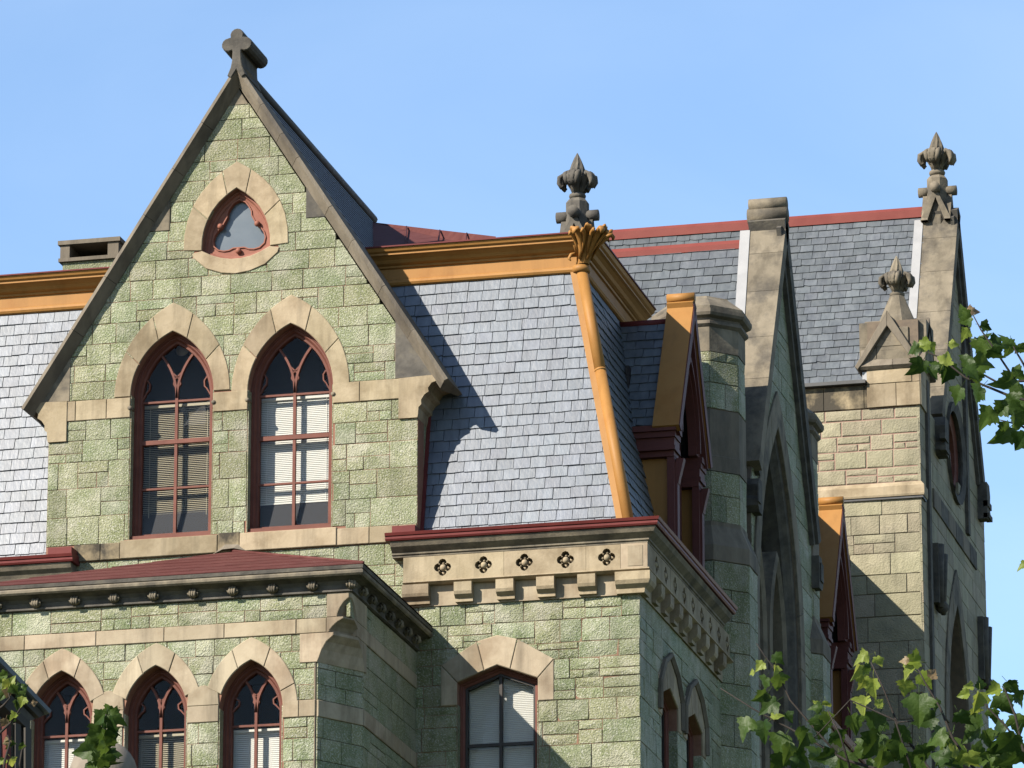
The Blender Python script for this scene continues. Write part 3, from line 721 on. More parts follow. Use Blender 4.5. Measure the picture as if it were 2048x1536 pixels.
for s_ in (-1, 1):
    vc = ac+Vector((-.10, -.06, .10)) if s_ < 0 else ac+Vector((.06, .10, .10)); x_ = 1 if s_ < 0 else 0
    mk('scroll', MB().tube([vc+Vector((0, 0, .05)), vc+Vector((-.05*x_, -.02, .03)), vc+Vector((-.08*x_, -.03, -.03)), vc+Vector((-.05*x_, -.035, -.06))], [.02, .024, .022, .01], 6), M['orange'], capo)
# left stretch: cornice below and red gutter
LG = [(-13, 0), (-6.04, 0)]
mk('stone_cornice', MB().mould(LG, [(0, 20.40), (.12, 20.40), (.14, 20.62), (.165, 20.70), (.19, 20.745), (.245, 20.79), (.27, 20.835), (.27, 20.858), (0, 20.858)]), M['grey_stone'], ml)
mk('gutter', MB().mould([(-13, 0), (-6.0, 0)], [(-.2, 20.862), (.30, 20.862), (.315, 20.885), (.315, 20.915), (.33, 20.925), (.345, 20.962), (.335, 20.966), (.30, 20.962), (-.2, 21.02)]), M['red'], ml)
mk('gutter_end_block', MB().box((-6.35, -.30, 20.967), (-6.02, -.003, 21.062)), M['red'], ml)
mk('wall', MB().box((-13, .002, 0), (-6.48, .3, 20.9)), M['green'], ml)

# ------------------------------------------------------------------ the tall gabled dormer
gd = empty('gabled_dormer', (DC, 0, 19.3), 'tall green stone gable with two pointed windows and a trefoil window', 'gable')
WL = dict(uc=-4.737, zs=21.19, zp=23.19, w=.584, h=.885); WR = dict(uc=-3.072, zs=21.19, zp=23.15, w=.594, h=.915)
TC, TZ = -3.865, 25.19
def reuleaux(c, z, s, b=1.0, n=7):
    """rounded triangle, base corners at z, side s"""
    h = s*.9; A, B, Cc = (c, z+h), (c-s/2, z), (c+s/2, z); out = []
    for p, q, bul in ((B, Cc, .15*b), (Cc, A, .15*b), (A, B, .15*b)):
        d = Vector(q)-Vector(p); nrm = Vector((d.y, -d.x)).normalized()
        for i in range(n): t = i/n; r = Vector(p)+d*t+nrm*(bul*d.length*4*t*(1-t)); out.append((r.x, r.y))
    return out
topz = 27.52; sl_ = 1.571
gp = [(DL, 17.0), (DR, 17.0), (DR, 23.3), (DC, 27.3), (DL, 23.3)]
hol = [arch_poly(o['uc'], o['zs'], o['zp'], o['w'], o['h'], 12) for o in (WL, WR)]+[reuleaux(TC, TZ, .96)]
gw = mk('wall', MB().prism(W0, gp, -.32, -.009, holes=hol), M['mortar_red'], gd)
def hwmid(o, t=.12): f = half_at(o['w']+t, o['h']+t*1.45); return lambda z: f(z-o['zp'])
def tre_hw(z):
    if z < 25.0: return .30
    if z < 25.2: return .62
    return max(.04, .62-(z-25.2)*.52 if z < 25.75 else .335-(z-25.75)*.58)
opens = [(WL['uc'], WL['zs'], 24.25, lambda z: WL['w']+.003 if z < 23.0 else hwmid(WL)(z)),
         (WR['uc'], WR['zs'], 24.25, lambda z: WR['w']+.003 if z < 23.0 else hwmid(WR)(z)), (TC, 24.92, 26.20, tre_hw)]
hpl = [(sl_, 1, 27.50+sl_*DC), (-sl_, 1, 27.50-sl_*DC)]
ashlar(W0, gw, M['green'], [19.4, 19.72, 20.02, 20.32, 20.62, 20.915], DL, DR, wr=(.3, .62), split=.25, rock=.01, half=[(1, 0, DR), (-1, 0, -DL)])
ashlar(W0, gw, M['green'], [21.155, 21.55, 21.95, 22.32, 22.62, 22.90], DL, DR, opens=opens, wr=(.26, .62), split=.34, rock=.01)
ashlar(W0, gw, M['green'], [23.185, 23.44, 23.68, 23.97, 24.25, 24.55, 24.83, 25.10, 25.36, 25.63, 25.92, 26.20, 26.47, 26.76, 27.05, 27.27], DL, DR, half=hpl, opens=opens, wr=(.28, .60), split=.22, rock=.01)
mk('side_wall', MB().box((DR-.3, .02, 20.9), (DR-.004, 1.0, 23.15)).box((DL+.004, .02, 20.9), (DL+.3, 1.0, 23.15)), M['green'], gd)
mk('wall_flashing', MB().fbox(MF, DR-.02, DR+.04, 0, 2.35, 0, .085).fbox(MF, DL-.04, DL+.02, 0, 2.35, 0, .085), M['red'], gd)
# belt course with moulded stops at the window springing
def block(F, parent, m, u0, u1, v0, v1, n1=.02, name='belt_stone', n0=-.3): mk(name, MB().prism(F, [(u0+.003, v0), (u1-.003, v0), (u1-.003, v1), (u0+.003, v1)], n0, n1+RND.uniform(-.003, .003), .008), m, parent)
wl0, wl1, wr0, wr1 = WL['uc']-WL['w'], WL['uc']+WL['w'], WR['uc']-WR['w'], WR['uc']+WR['w']
block(W0, gd, M['tan'], DL-.06, -6.10, 22.90, 23.18); block(W0, gd, M['tan'], -6.10, -5.66, 22.90, 23.18); block(W0, gd, M['tan'], -5.66, wl0, 22.90, 23.18)
block(W0, gd, M['tan'], wl1, wr0, 22.895, 23.165)
block(W0, gd, M['tan'], wr1, -2.10, 22.90, 23.18); block(W0, gd, M['tan'], -2.10, -1.36, 22.90, 23.18)
for x in (wl0-.008, wl1+.008, wr0-.008, wr1+.008): mk('stop_boss', MB().tube([W0.P(x, 23.03, -.1), W0.P(x, 23.03, .03)], [.035, .03], 8), M['grey_stone'], gd)
# sill band
us = [-6.08, -5.55, -5.26]
for a, b in ((-6.08, -5.7), (-5.7, wl0-.1)): block(W0, gd, M['stained'], a, b, 20.92, 21.15, .035)
block(W0, gd, M['tan'], wl0-.1, wl1+.1, 20.92, 21.17, .05, 'window_sill')
block(W0, gd, M['stained'], wl1+.1, wr0-.08, 20.92, 21.19, .04)
block(W0, gd, M['tan'], wr0-.08, wr1+.08, 20.92, 21.17, .05, 'window_sill')
block(W0, gd, M['tan'], wr1+.08, -1.95, 20.92, 21.15, .03); block(W0, gd, M['tan'], -1.95, -1.55, 20.92, 21.15, .03); block(W0, gd, M['tan'], -1.55, DR+.0, 20.92, 21.15, .03)
# arches
for o in (WL, WR):
    voussoirs(W0, gd, M['tan'], o['uc'], o['zp'], o['w'], o['h'], o['w']+.237, o['h']+.41, cuts=(0, .40, .80), skip=())
lw = window(W0, gd, WL['uc'], WL['zs'], WL['zp'], WL['w'], WL['h'], rails=(22.58,), bars=(23.15, 21.93), blind=(23.10, 21.42, M['blind_tan'], radians(38)), reveal=M['green'], room='room')
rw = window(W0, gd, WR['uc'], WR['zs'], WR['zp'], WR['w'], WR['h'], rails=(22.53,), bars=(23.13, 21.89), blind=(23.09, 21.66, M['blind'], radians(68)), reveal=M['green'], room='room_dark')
for o in (WL, WR): mk('sill_board', MB().fbox(W0, o['uc']-o['w']+.002, o['uc']+o['w']-.002, o['zs']-.012, o['zs']+.055, -.2, -.05), M['sash'], gd)
# trefoil window
to = reuleaux(TC, TZ, .96)
so_ = reuleaux(TC, TZ-.0, 1.45); so_ = [(x, z-.06) for x, z in so_]
def sector(poly_o, poly_i, i0, i1): return [poly_o[i % len(poly_o)] for i in range(i0, i1+1)]+[poly_i[i % len(poly_i)] for i in range(i1, i0-1, -1)]
for a, b in ((7, 10), (10, 13), (13, 15), (15, 18), (18, 21)):
    o_ = [(TC+(x-TC)*1.05, TZ+(z-TZ)*.965+.065) for x, z in reuleaux(TC, TZ-.05, 1.42)]
    p = sector(o_, to, a, b); p = p if area(p) > 0 else p[::-1]
    mk('voussoir', MB().prism(W0, inset(p, .003), -.28, .014, .008), M['tan'], gd)
o_ = [(TC-.62+.0, TZ-.03), (TC-.60, TZ-.10), (TC-.42, TZ-.26), (TC-.2, TZ-.34), (TC, TZ-.365), (TC+.2, TZ-.34), (TC+.42, TZ-.26), (TC+.60, TZ-.10), (TC+.62, TZ-.03)]
p = o_+[q for q in to[:8]][::-1]; p = p if area(p) > 0 else p[::-1]
mk('sill_stone', MB().prism(W0, inset(p, .003), -.28, .016, .008), M['tan'], gd)
tf = mk('trefoil_window', MB().sweep(W0, to, [(.001, -.25), (.001, -.10), (.03, -.10), (.045, -.125), (.075, -.135), (.075, -.25)], closed=True), M['trefoil'], gd)
cx, cz = TC, TZ+.28
def trefoil(n=9):
    pts = []
    for k in range(3):
        a0 = pi/2+k*2*pi/3; rr = .275 if k == 0 else .27; c_ = (cx+cos(a0)*.205, cz+sin(a0)*.205*(1.15 if k == 0 else .78))
        for i in range(n):
            t = a0-radians(96)+radians(192)*i/(n-1); q = (1.0+.28*max(0, cos(t-a0))**6) if k == 0 else 1+.18*max(0, cos(t-a0))**4
            pts.append((c_[0]+cos(t)*.166*q, c_[1]+sin(t)*.166*q))
    return pts
tin = inset(to, .06)
mk('cusped_frame', MB().prism(W0, tin, -.215, -.145, holes=[trefoil()]), M['trefoil'], tf)
mk('cusp_moulding', MB().sweep(W0, trefoil(), [(-.025, -.147), (-.02, -.128), (-.004, -.128), (.0, -.147)], closed=True), M['trefoil'], tf)
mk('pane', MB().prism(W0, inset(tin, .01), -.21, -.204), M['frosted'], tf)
for x, z in ((TC-.262, TZ+.37), (TC+.262, TZ+.37), (TC, TZ-.0)): mk('knob', MB().ball(W0.P(x, z, -.115), .042, 10, 6), M['trefoil'], tf)
vs = [W0.P(u, v, n) for n in (-1.6, -.24) for v in (TZ-.2, TZ+1.0) for u in (TC-.6, TC+.6)]
mk('room', MB().add(vs, [(0, 2, 3, 1), (0, 1, 5, 4), (2, 6, 7, 3), (0, 4, 6, 2), (1, 3, 7, 5)]), M['room'], tf, fix=False)
# raking coping: stones, wedges and the quatrefoil cross
ang = atan2(sl_, 1); cosA, sinA = cos(ang), sin(ang)
AX, AZ = DC+.02, 27.80
def rake(s): return Fr((AX, 0, AZ), (cosA, 0, -sinA), (sinA, 0, cosA)) if s > 0 else Fr((AX, 0, AZ), (cosA, 0, sinA), (-sinA, 0, cosA))
LR = 5.58
for s in (-1, 1):
    F = rake(s); cuts = [0, .72, 1.25, 1.68, 2.55, 3.15, 3.95, 4.72, LR]
    if s < 0: cuts = [0, .95, 1.7, 2.45, 3.45, 4.3, LR]
    for a, b in zip(cuts[:-1], cuts[1:]):
        u0, u1 = (a+.003, b-.003) if s > 0 else (-b+.003, -a-.003)
        t = RND.uniform(-.004, .004)
        pts = [(-.165, .015+t), (-.05, .17+t), (0, .15+t), (0, -.75), (-.03, -.75), (-.165, -.1)]
        vs = [F.P(u, v, n) for u in (u0, u1) for v, n in pts]; k = 6
        mk('coping_stone', MB().add(vs, [(i, (i+1) % k, k+(i+1) % k, k+i) for i in range(k)]+[tuple(range(k)), tuple(range(k, 2*k))]), M['coping'], gd)
    # wedge stones let into the wall below the coping
    for (xv, z0, z1) in ((-2.88, 25.545, 26.10), (-1.613, 23.185, 24.0)) if s > 0 else ((-4.81, 25.52, 26.02), (-6.19, 23.185, 23.75)):
        zr = lambda x: AZ-.22-sl_*abs(x-AX)
        x2 = AX+s*(AZ-.22-z0)/sl_
        p = [(xv, z0), (x2, z0), (xv, zr(xv))]; p = p if area(p) > 0 else p[::-1]
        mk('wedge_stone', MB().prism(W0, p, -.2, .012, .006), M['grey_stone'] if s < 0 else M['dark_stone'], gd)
    # kneeler corbel under the foot of the coping
    xe = DR if s > 0 else DL
    kp = [(0, 22.62), (0, 23.2), (.30, 23.2), (.30, 23.12), (.20, 23.09), (.15, 23.02), (.16, 22.97), (.10, 22.93), (.055, 22.86), (.06, 22.80), (.02, 22.76), (.015, 22.66)]
    kp = [(xe-s*.26, 22.62), (xe-s*.26, 23.18)]+[(xe+s*(x-.005), z) for x, z in kp[2:]]+[(xe+s*.0, 22.62)]
    p = kp if area(kp) > 0 else kp[::-1]
    mk('kneeler', MB().prism(W0, p, -1.2, .03, 0), M['tan'], gd)
tp = [(DC-.145, 27.25), (DC+.145, 27.25), (DC, 27.49)]; mk('top_stone', MB().prism(W0, tp, -.2, .012, .006), M['grey_stone'], gd)
fcx, fcz = AX, 28.07; cr = []
def arc(c, r, a0, a1, n=8): return [(c[0]+r*cos(radians(a0+(a1-a0)*i/n)), c[1]+r*sin(radians(a0+(a1-a0)*i/n))) for i in range(n+1)]
cr = [(fcx-.075, 27.585), (fcx, 27.70), (fcx+.075, 27.585), (fcx+.13, 27.625), (fcx+.085, 27.74), (fcx+.066, 27.84), (fcx+.06, 27.97)]
cr += arc((fcx+.118, fcz), .098, -120, 88)+arc((fcx, fcz+.135), .095, -18, 198)+arc((fcx-.118, fcz), .098, 92, 300)
cr += [(fcx-.06, 27.97), (fcx-.066, 27.84), (fcx-.085, 27.74), (fcx-.13, 27.625)]
mk('quatrefoil_cross', MB().prism(W0, cr, -.60, .19, .012), M['dark_stone'], gd)
# roof behind the gable
rf = MB(); zr0 = 27.85
for s in (-1, 1):
    F = rake(s); a = [(0, -.03), (0, -7.0), (LR+.02, -.9), (LR+.02, -.03)]
    u = lambda q: q if s > 0 else -q
    rf.add([F.P(u(0), -.03, .03), F.P(u(LR-.05), -.03, .03), F.P(u(LR-.05), -.03, -1.05), F.P(u(3.0), -.03, -7.0), F.P(u(0), -.03, -7.0)], [(0, 1, 2, 3, 4)])
mk('roof_boards', rf, M['underslate'], gd)
for s in (-1, 1):
    F = rake(s); G = Fr(F.P(0, -.03, 0), (0, 1, 0) if s > 0 else (0, -1, 0), -F.u if s > 0 else F.u)
    o = G; sl2 = MB(); v = -LR+.1
    while v < -.12:
        dep = 1.0+(v+LR)*2.2; dep = min(7.0, dep); y = .03
        while y < dep:
            y2 = min(dep, y+RND.uniform(.2, .24)); q = 1 if s > 0 else -1
            k = [o.P(q*y+.003, v, .022), o.P(q*y2-.003, v, .022), o.P(q*y2-.003, v+.24, .004), o.P(q*y+.003, v+.24, .004)]
            k2 = [x-o.n*.013 for x in k]
            sl2.add(k+k2, [(0, 1, 2, 3), (0, 4, 5, 1), (0, 3, 7, 4), (1, 5, 6, 2)]); y = y2
        v += .163
    mk('slate_courses', sl2, M['slate_dark'], gd, kind='stuff')
mk('ridge_cap', MB().tube([(AX, .25, 27.80), (AX, 7.0, 27.80)], .06, 8), M['lead'], gd)
# soffit under the eaves, closing the roof space
for s in (-1, 1):
    xo = AX+s*(LR-.1)*cosA; xi = DR if s > 0 else DL
    mk('soffit', MB().box((min(xo, xi), .0, 23.14), (max(xo, xi), 1.1, 23.17)), M['maroon'], gd)

# ------------------------------------------------------------------ projecting bay below the gable
OY, OX = -3.3, -1.30
by = empty('projecting_bay', (-3.85, -1.6, 16.5), 'projecting bay with three pointed windows under a low dusty red roof', 'bay window')
OF = front(OY); CH = Fr((-1.72, OY, 0), (.42, .67, 0)); OS = side(OX); CL = sqrt(.42**2+.67**2)
OW = [dict(uc=-3.85+1.26*k, zs=16.2, zp=17.97, w=.418, h=.625) for k in (-1, 0, 1)]
fw = mk('wall', MB().prism(OF, [(-5.98, 0), (-1.74, 0), (-1.74, 19.40), (-5.98, 19.40)], -.3, -.009, holes=[arch_poly(o['uc'], o['zs'], o['zp'], o['w'], o['h'], 12) for o in OW]), M['mortar_red'], by)
def hwm(o): f = half_at(o['w']+.1, o['h']+.13); return lambda z: (o['w']+.004 if z < 17.9 else f(z-o['zp']))
ops = [(o['uc'], 16.2, o['zp']+o['h']+.10, hwm(o)) for o in OW]
ashlar(OF, fw, M['green'], [16.3, 16.62, 16.95, 17.26, 17.55, 17.82], -5.98, -1.73, opens=ops, wr=(.2, .4), split=.2, rock=.012)
ashlar(OF, fw, M['green'], [18.04, 18.24, 18.45, 18.68, 18.90], -5.98, -1.73, opens=ops, wr=(.22, .42), split=.0, rock=.012)
ashlar(OF, fw, M['green'], [19.095, 19.405], -5.98, -1.60, wr=(.34, .7), split=.6, rock=.012)
us = [-5.98, -5.62, -4.66, -3.75, -2.95, -2.0, -1.60]
for a, b in zip(us[:-1], us[1:]): block(OF, by, M['cream'], a, b, 18.90, 19.09, .016)
lo = [-5.98, OW[0]['uc']-.418]
for a, b in ((-5.98, OW[0]['uc']-.42), (OW[0]['uc']+.42, OW[1]['uc']-.42), (OW[1]['uc']+.42, OW[2]['uc']-.42), (OW[2]['uc']+.42, -1.955), (-1.955, -1.735)):
    block(OF, by, M['cream'], a, b, 17.82, 18.035, .016, 'impost_stone')
for o in OW:
    voussoirs(OF, by, M['cream'], o['uc'], o['zp'], o['w'], o['h'], o['w']+.205, o['h']+.30, cuts=(0, .26, .74), n1=.016, skip={OW[0]['uc']: [(1, 0)], OW[1]['uc']: [(0, 0), (1, 0)], OW[2]['uc']: [(0, 0)]}[o['uc']])
for i in (0, 1):
    a = (OW[i]['uc']+OW[i+1]['uc'])/2
    mk('springer', MB().prism(OF, [(a-.211, 18.037), (a+.211, 18.037), (a+.198, 18.215), (a+.03, 18.30), (a-.03, 18.30), (a-.198, 18.215)], -.28, .014, .008), M['cream'], by)
for i, o in enumerate(OW):
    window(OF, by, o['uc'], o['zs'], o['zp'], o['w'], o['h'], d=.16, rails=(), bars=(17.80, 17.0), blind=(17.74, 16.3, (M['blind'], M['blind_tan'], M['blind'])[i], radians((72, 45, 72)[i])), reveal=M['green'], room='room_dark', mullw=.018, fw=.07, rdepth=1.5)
# canted corner and side wall
cw = mk('wall', MB().prism(CH, [(-.02, 0), (CL+.02, 0), (CL+.02, 18.9), (-.02, 18.9)], -.2, -.014), M['mortar_dark'], by)
ashlar(CH, cw, M['green'], [16.3, 16.62, 16.95, 17.26, 17.55, 17.82], 0, CL, wr=(.3, .5), split=.1)
ashlar(CH, cw, M['green'], [18.04, 18.24, 18.45, 18.68, 18.90], 0, CL, wr=(.3, .5), split=0)
block(CH, by, M['cream'], 0, CL, 17.82, 18.035, .016, 'impost_stone')
sw_ = mk('wall', MB().prism(OS, [(-2.63, 0), (.0, 0), (0, 19.4), (-2.63, 19.4)], -.3, -.014), M['mortar_dark'], by)
ashlar(OS, sw_, M['green'], [16.3, 16.62, 16.95, 17.26, 17.55, 17.82], -2.63, 0, wr=(.5, .9), split=.1)
ashlar(OS, sw_, M['green'], [18.04, 18.33, 18.62, 18.90], -2.63, 0, wr=(.5, .9), split=0.1)
ashlar(OS, sw_, M['green'], [19.095, 19.405], -3.28, 0, wr=(.5, .9), split=.3)
for a, b in ((-2.63, -1.7), (-1.7, -.8), (-.8, -.01)): block(OS, by, M['cream'], a, b, 17.82, 18.035, .016, 'impost_stone')
for a, b in ((-3.0, -2.1), (-2.1, -1.0), (-1.0, -.01)): block(OS, by, M['cream'], a, b, 18.90, 19.09, .016)
# corbelled corner that brings the canted angle out to a square one
def corbel(pr, m, name):
    """pr: (t, z) where t runs from the canted face (0) to the square corner (1)"""
    mb = MB(); vs = []; k = len(pr)
    for t, z in pr:
        p1 = Vector((-1.72, OY, z)); p2 = Vector((OX, -2.63, z)); q = Vector((OX, OY, z)); c_ = (p1+p2)/2
        vs += [Vector((-1.72+.42*t, OY-.018, z)), Vector((OX+.018, -2.63-.67*t, z))]
    for t, z in pr:   # rear
        vs += [Vector((-1.735, OY+.15, z)), Vector((OX-.15, -2.6, z))]
    fs = []
    for i in range(k-1):
        fs += [(2*i, 2*i+1, 2*i+3, 2*i+2), (2*i, 2*i+2, 2*k+2*i+2, 2*k+2*i), (2*i+1, 2*k+2*i+1, 2*k+2*i+3, 2*i+3)]
    fs += [(0, 2*k, 2*k+1, 1), (2*k-2, 2*k-1, 4*k-1, 4*k-2)]
    mk(name, mb.add(vs, fs), m, by)
def plate(pr, x0, m):
    p = [(-1.72+.42*t, z) for t, z in pr]; p = [(x0, pr[0][1])]+p+[(x0, pr[-1][1])]
    mk('corbel_stone', MB().prism(OF, p, -.2, .019, .006), m, by)
    p = [(-2.63-.67*t, z) for t, z in pr]; y0 = -2.55; p = [(y0, pr[-1][1])]+p[::-1]+[(y0, pr[0][1])]
    p = p if area(p) > 0 else p[::-1]; mk('corbel_stone', MB().prism(OS, p, -.2, .019, .006), m, by)
corbel([(0, 18.52), (.06, 18.58), (.14, 18.68), (.28, 18.78), (.45, 18.84), (.50, 18.86), (.50, 18.895)], M['cream'], 'corner_corbel'); plate([(0, 18.52), (.06, 18.58), (.14, 18.68), (.28, 18.78), (.45, 18.84), (.50, 18.86), (.50, 18.895)], -1.95, M['cream'])
corbel([(.36, 18.897), (.38, 18.93), (.48, 18.98), (.62, 19.03), (.80, 19.07), (.80, 19.092)], M['cream'], 'corner_corbel'); plate([(.36, 18.897), (.38, 18.93), (.48, 18.98), (.62, 19.03), (.80, 19.07), (.80, 19.092)], -1.6, M['cream'])
corbel([(.60, 19.094), (.62, 19.14), (.70, 19.22), (.82, 19.29), (.97, 19.34), (.97, 19.405)], M['cream'], 'corner_corbel'); plate([(.60, 19.094), (.62, 19.14), (.70, 19.22), (.82, 19.29), (.97, 19.34), (.97, 19.405)], -1.6, M['cream'])
# cornice with rosette bosses
OP = [(-8.5, OY), (OX, OY), (OX, 0)]
mk('cornice', MB().mould(OP, [(-.2, 19.405), (.02, 19.405), (.045, 19.415), (.045, 19.44), (.03, 19.45), (.035, 19.50), (.07, 19.545), (.14, 19.57), (.17, 19.575), (.19, 19.595), (.20, 19.625), (.19, 19.65), (.225, 19.66), (.235, 19.70), (.225, 19.715), (-.2, 19.75)]), M['dark_stone'], by)
mk('cornice_roll', MB().mould(OP, [(.17, 19.585), (.205, 19.578), (.228, 19.60), (.232, 19.63), (.21, 19.655), (.17, 19.655)]), M['grey_stone'], by)
def rosette(c, n, u):
    mb = MB(); c = Vector(c); n = Vector(n); u = Vector(u); vv = Vector((0, 0, 1))
    mb.tube([c-n*.05, c+n*.02], [.06, .05], 10)
    for k in (-1, 0, 1):
        mb.tube([c+u*(.028*k)+vv*.062+n*.0, c+u*(.032*k)+vv*.03+n*.04, c+u*(.03*k)-vv*.02+n*.05, c+u*(.02*k)-vv*.058+n*.02], [.012, .018, .018, .012], 6)
    for k in (-1, 1): mb.tube([c+u*(.05*k)+vv*.03, c+u*(.062*k)+n*.025, c+u*(.05*k)-vv*.035], [.012, .018, .012], 6)
    mk('rosette_boss', mb, M['grey_stone'], by)
x = -1.77
while x > -6.6: rosette((x, OY-.075, 19.495), (0, -1, 0), (1, 0, 0)); x -= .527
rosette((OX+.03, OY-.05, 19.495), (.5, -.87, 0), (.87, .5, 0))
y = -2.95
while y < -.2: rosette((OX+.075, y, 19.495), (1, 0, 0), (0, 1, 0)); y += .44
# roof of the bay
PK = Vector((DC, -.02, 20.92)); e = OX+.235; el = 2*-3.85-e
rb = MB()
A_, B_, C_, D_ = Vector((e, OY-.235, 19.705)), Vector((el, OY-.235, 19.705)), Vector((el, -.02, 19.705)), Vector((e, -.02, 19.705))
rb.add([A_, B_, C_, D_, PK], [(1, 0, 4), (0, 3, 4), (2, 1, 4)])
roof_by = mk('roof', rb, M['underslate'], by)
sh = MB(); rows = 7     # sheet shingles in courses
for r in range(rows):
    t0, t1 = r/rows, (r+1)/rows
    L0, R0, L1, R1 = B_.lerp(PK, t0), A_.lerp(PK, t0), B_.lerp(PK, t1+.01), A_.lerp(PK, t1+.01)
    n = max(1, int((R0-L0).length/.62)); lift = Vector((0, -.004, .012))
    for c in range(n):
        a, b = c/n+.0003, (c+1)/n-.0003
        k = [L0.lerp(R0, a)+lift*RND.uniform(.9, 1.1), L0.lerp(R0, b)+lift*RND.uniform(.9, 1.1), L1.lerp(R1, b)+lift*.35, L1.lerp(R1, a)+lift*.35]
        mk('roof_sheet', MB().add(k+[x_-lift*.8 for x_ in k], [(0, 1, 2, 3), (0, 4, 5, 1), (1, 5, 6, 2), (0, 3, 7, 4)]), M['roof_red'], roof_by, fix=False)
    L0, R0, L1, R1 = A_.lerp(PK, t0), D_.lerp(PK, t0), A_.lerp(PK, t1), D_.lerp(PK, t1)
    lift = Vector((.006, 0, .015)); k = [L0+lift, R0+lift, R1+lift*.3, L1+lift*.3]; sh.add(k, [(0, 1, 2, 3)])
mk('roof_side_sheet', sh, M['roof_red'], roof_by, fix=False)
mk('hip_flashing', MB().tube([A_+Vector((0, 0, .015)), PK+Vector((0, 0, .015))], .022, 6), M['roof_red'], roof_by)
ce = MB(); ce.add([PK+Vector((-.30, .0, -.03)), PK+Vector((-.10, -.10, .02)), PK+Vector((.05, -.09, .03)), PK+Vector((.28, .0, -.01)), PK+Vector((.10, .0, .12)), PK+Vector((-.08, .0, .13))], [(0, 1, 5), (1, 2, 4, 5), (2, 3, 4)])
mk('cement_fillet', ce, M['coping'], by)

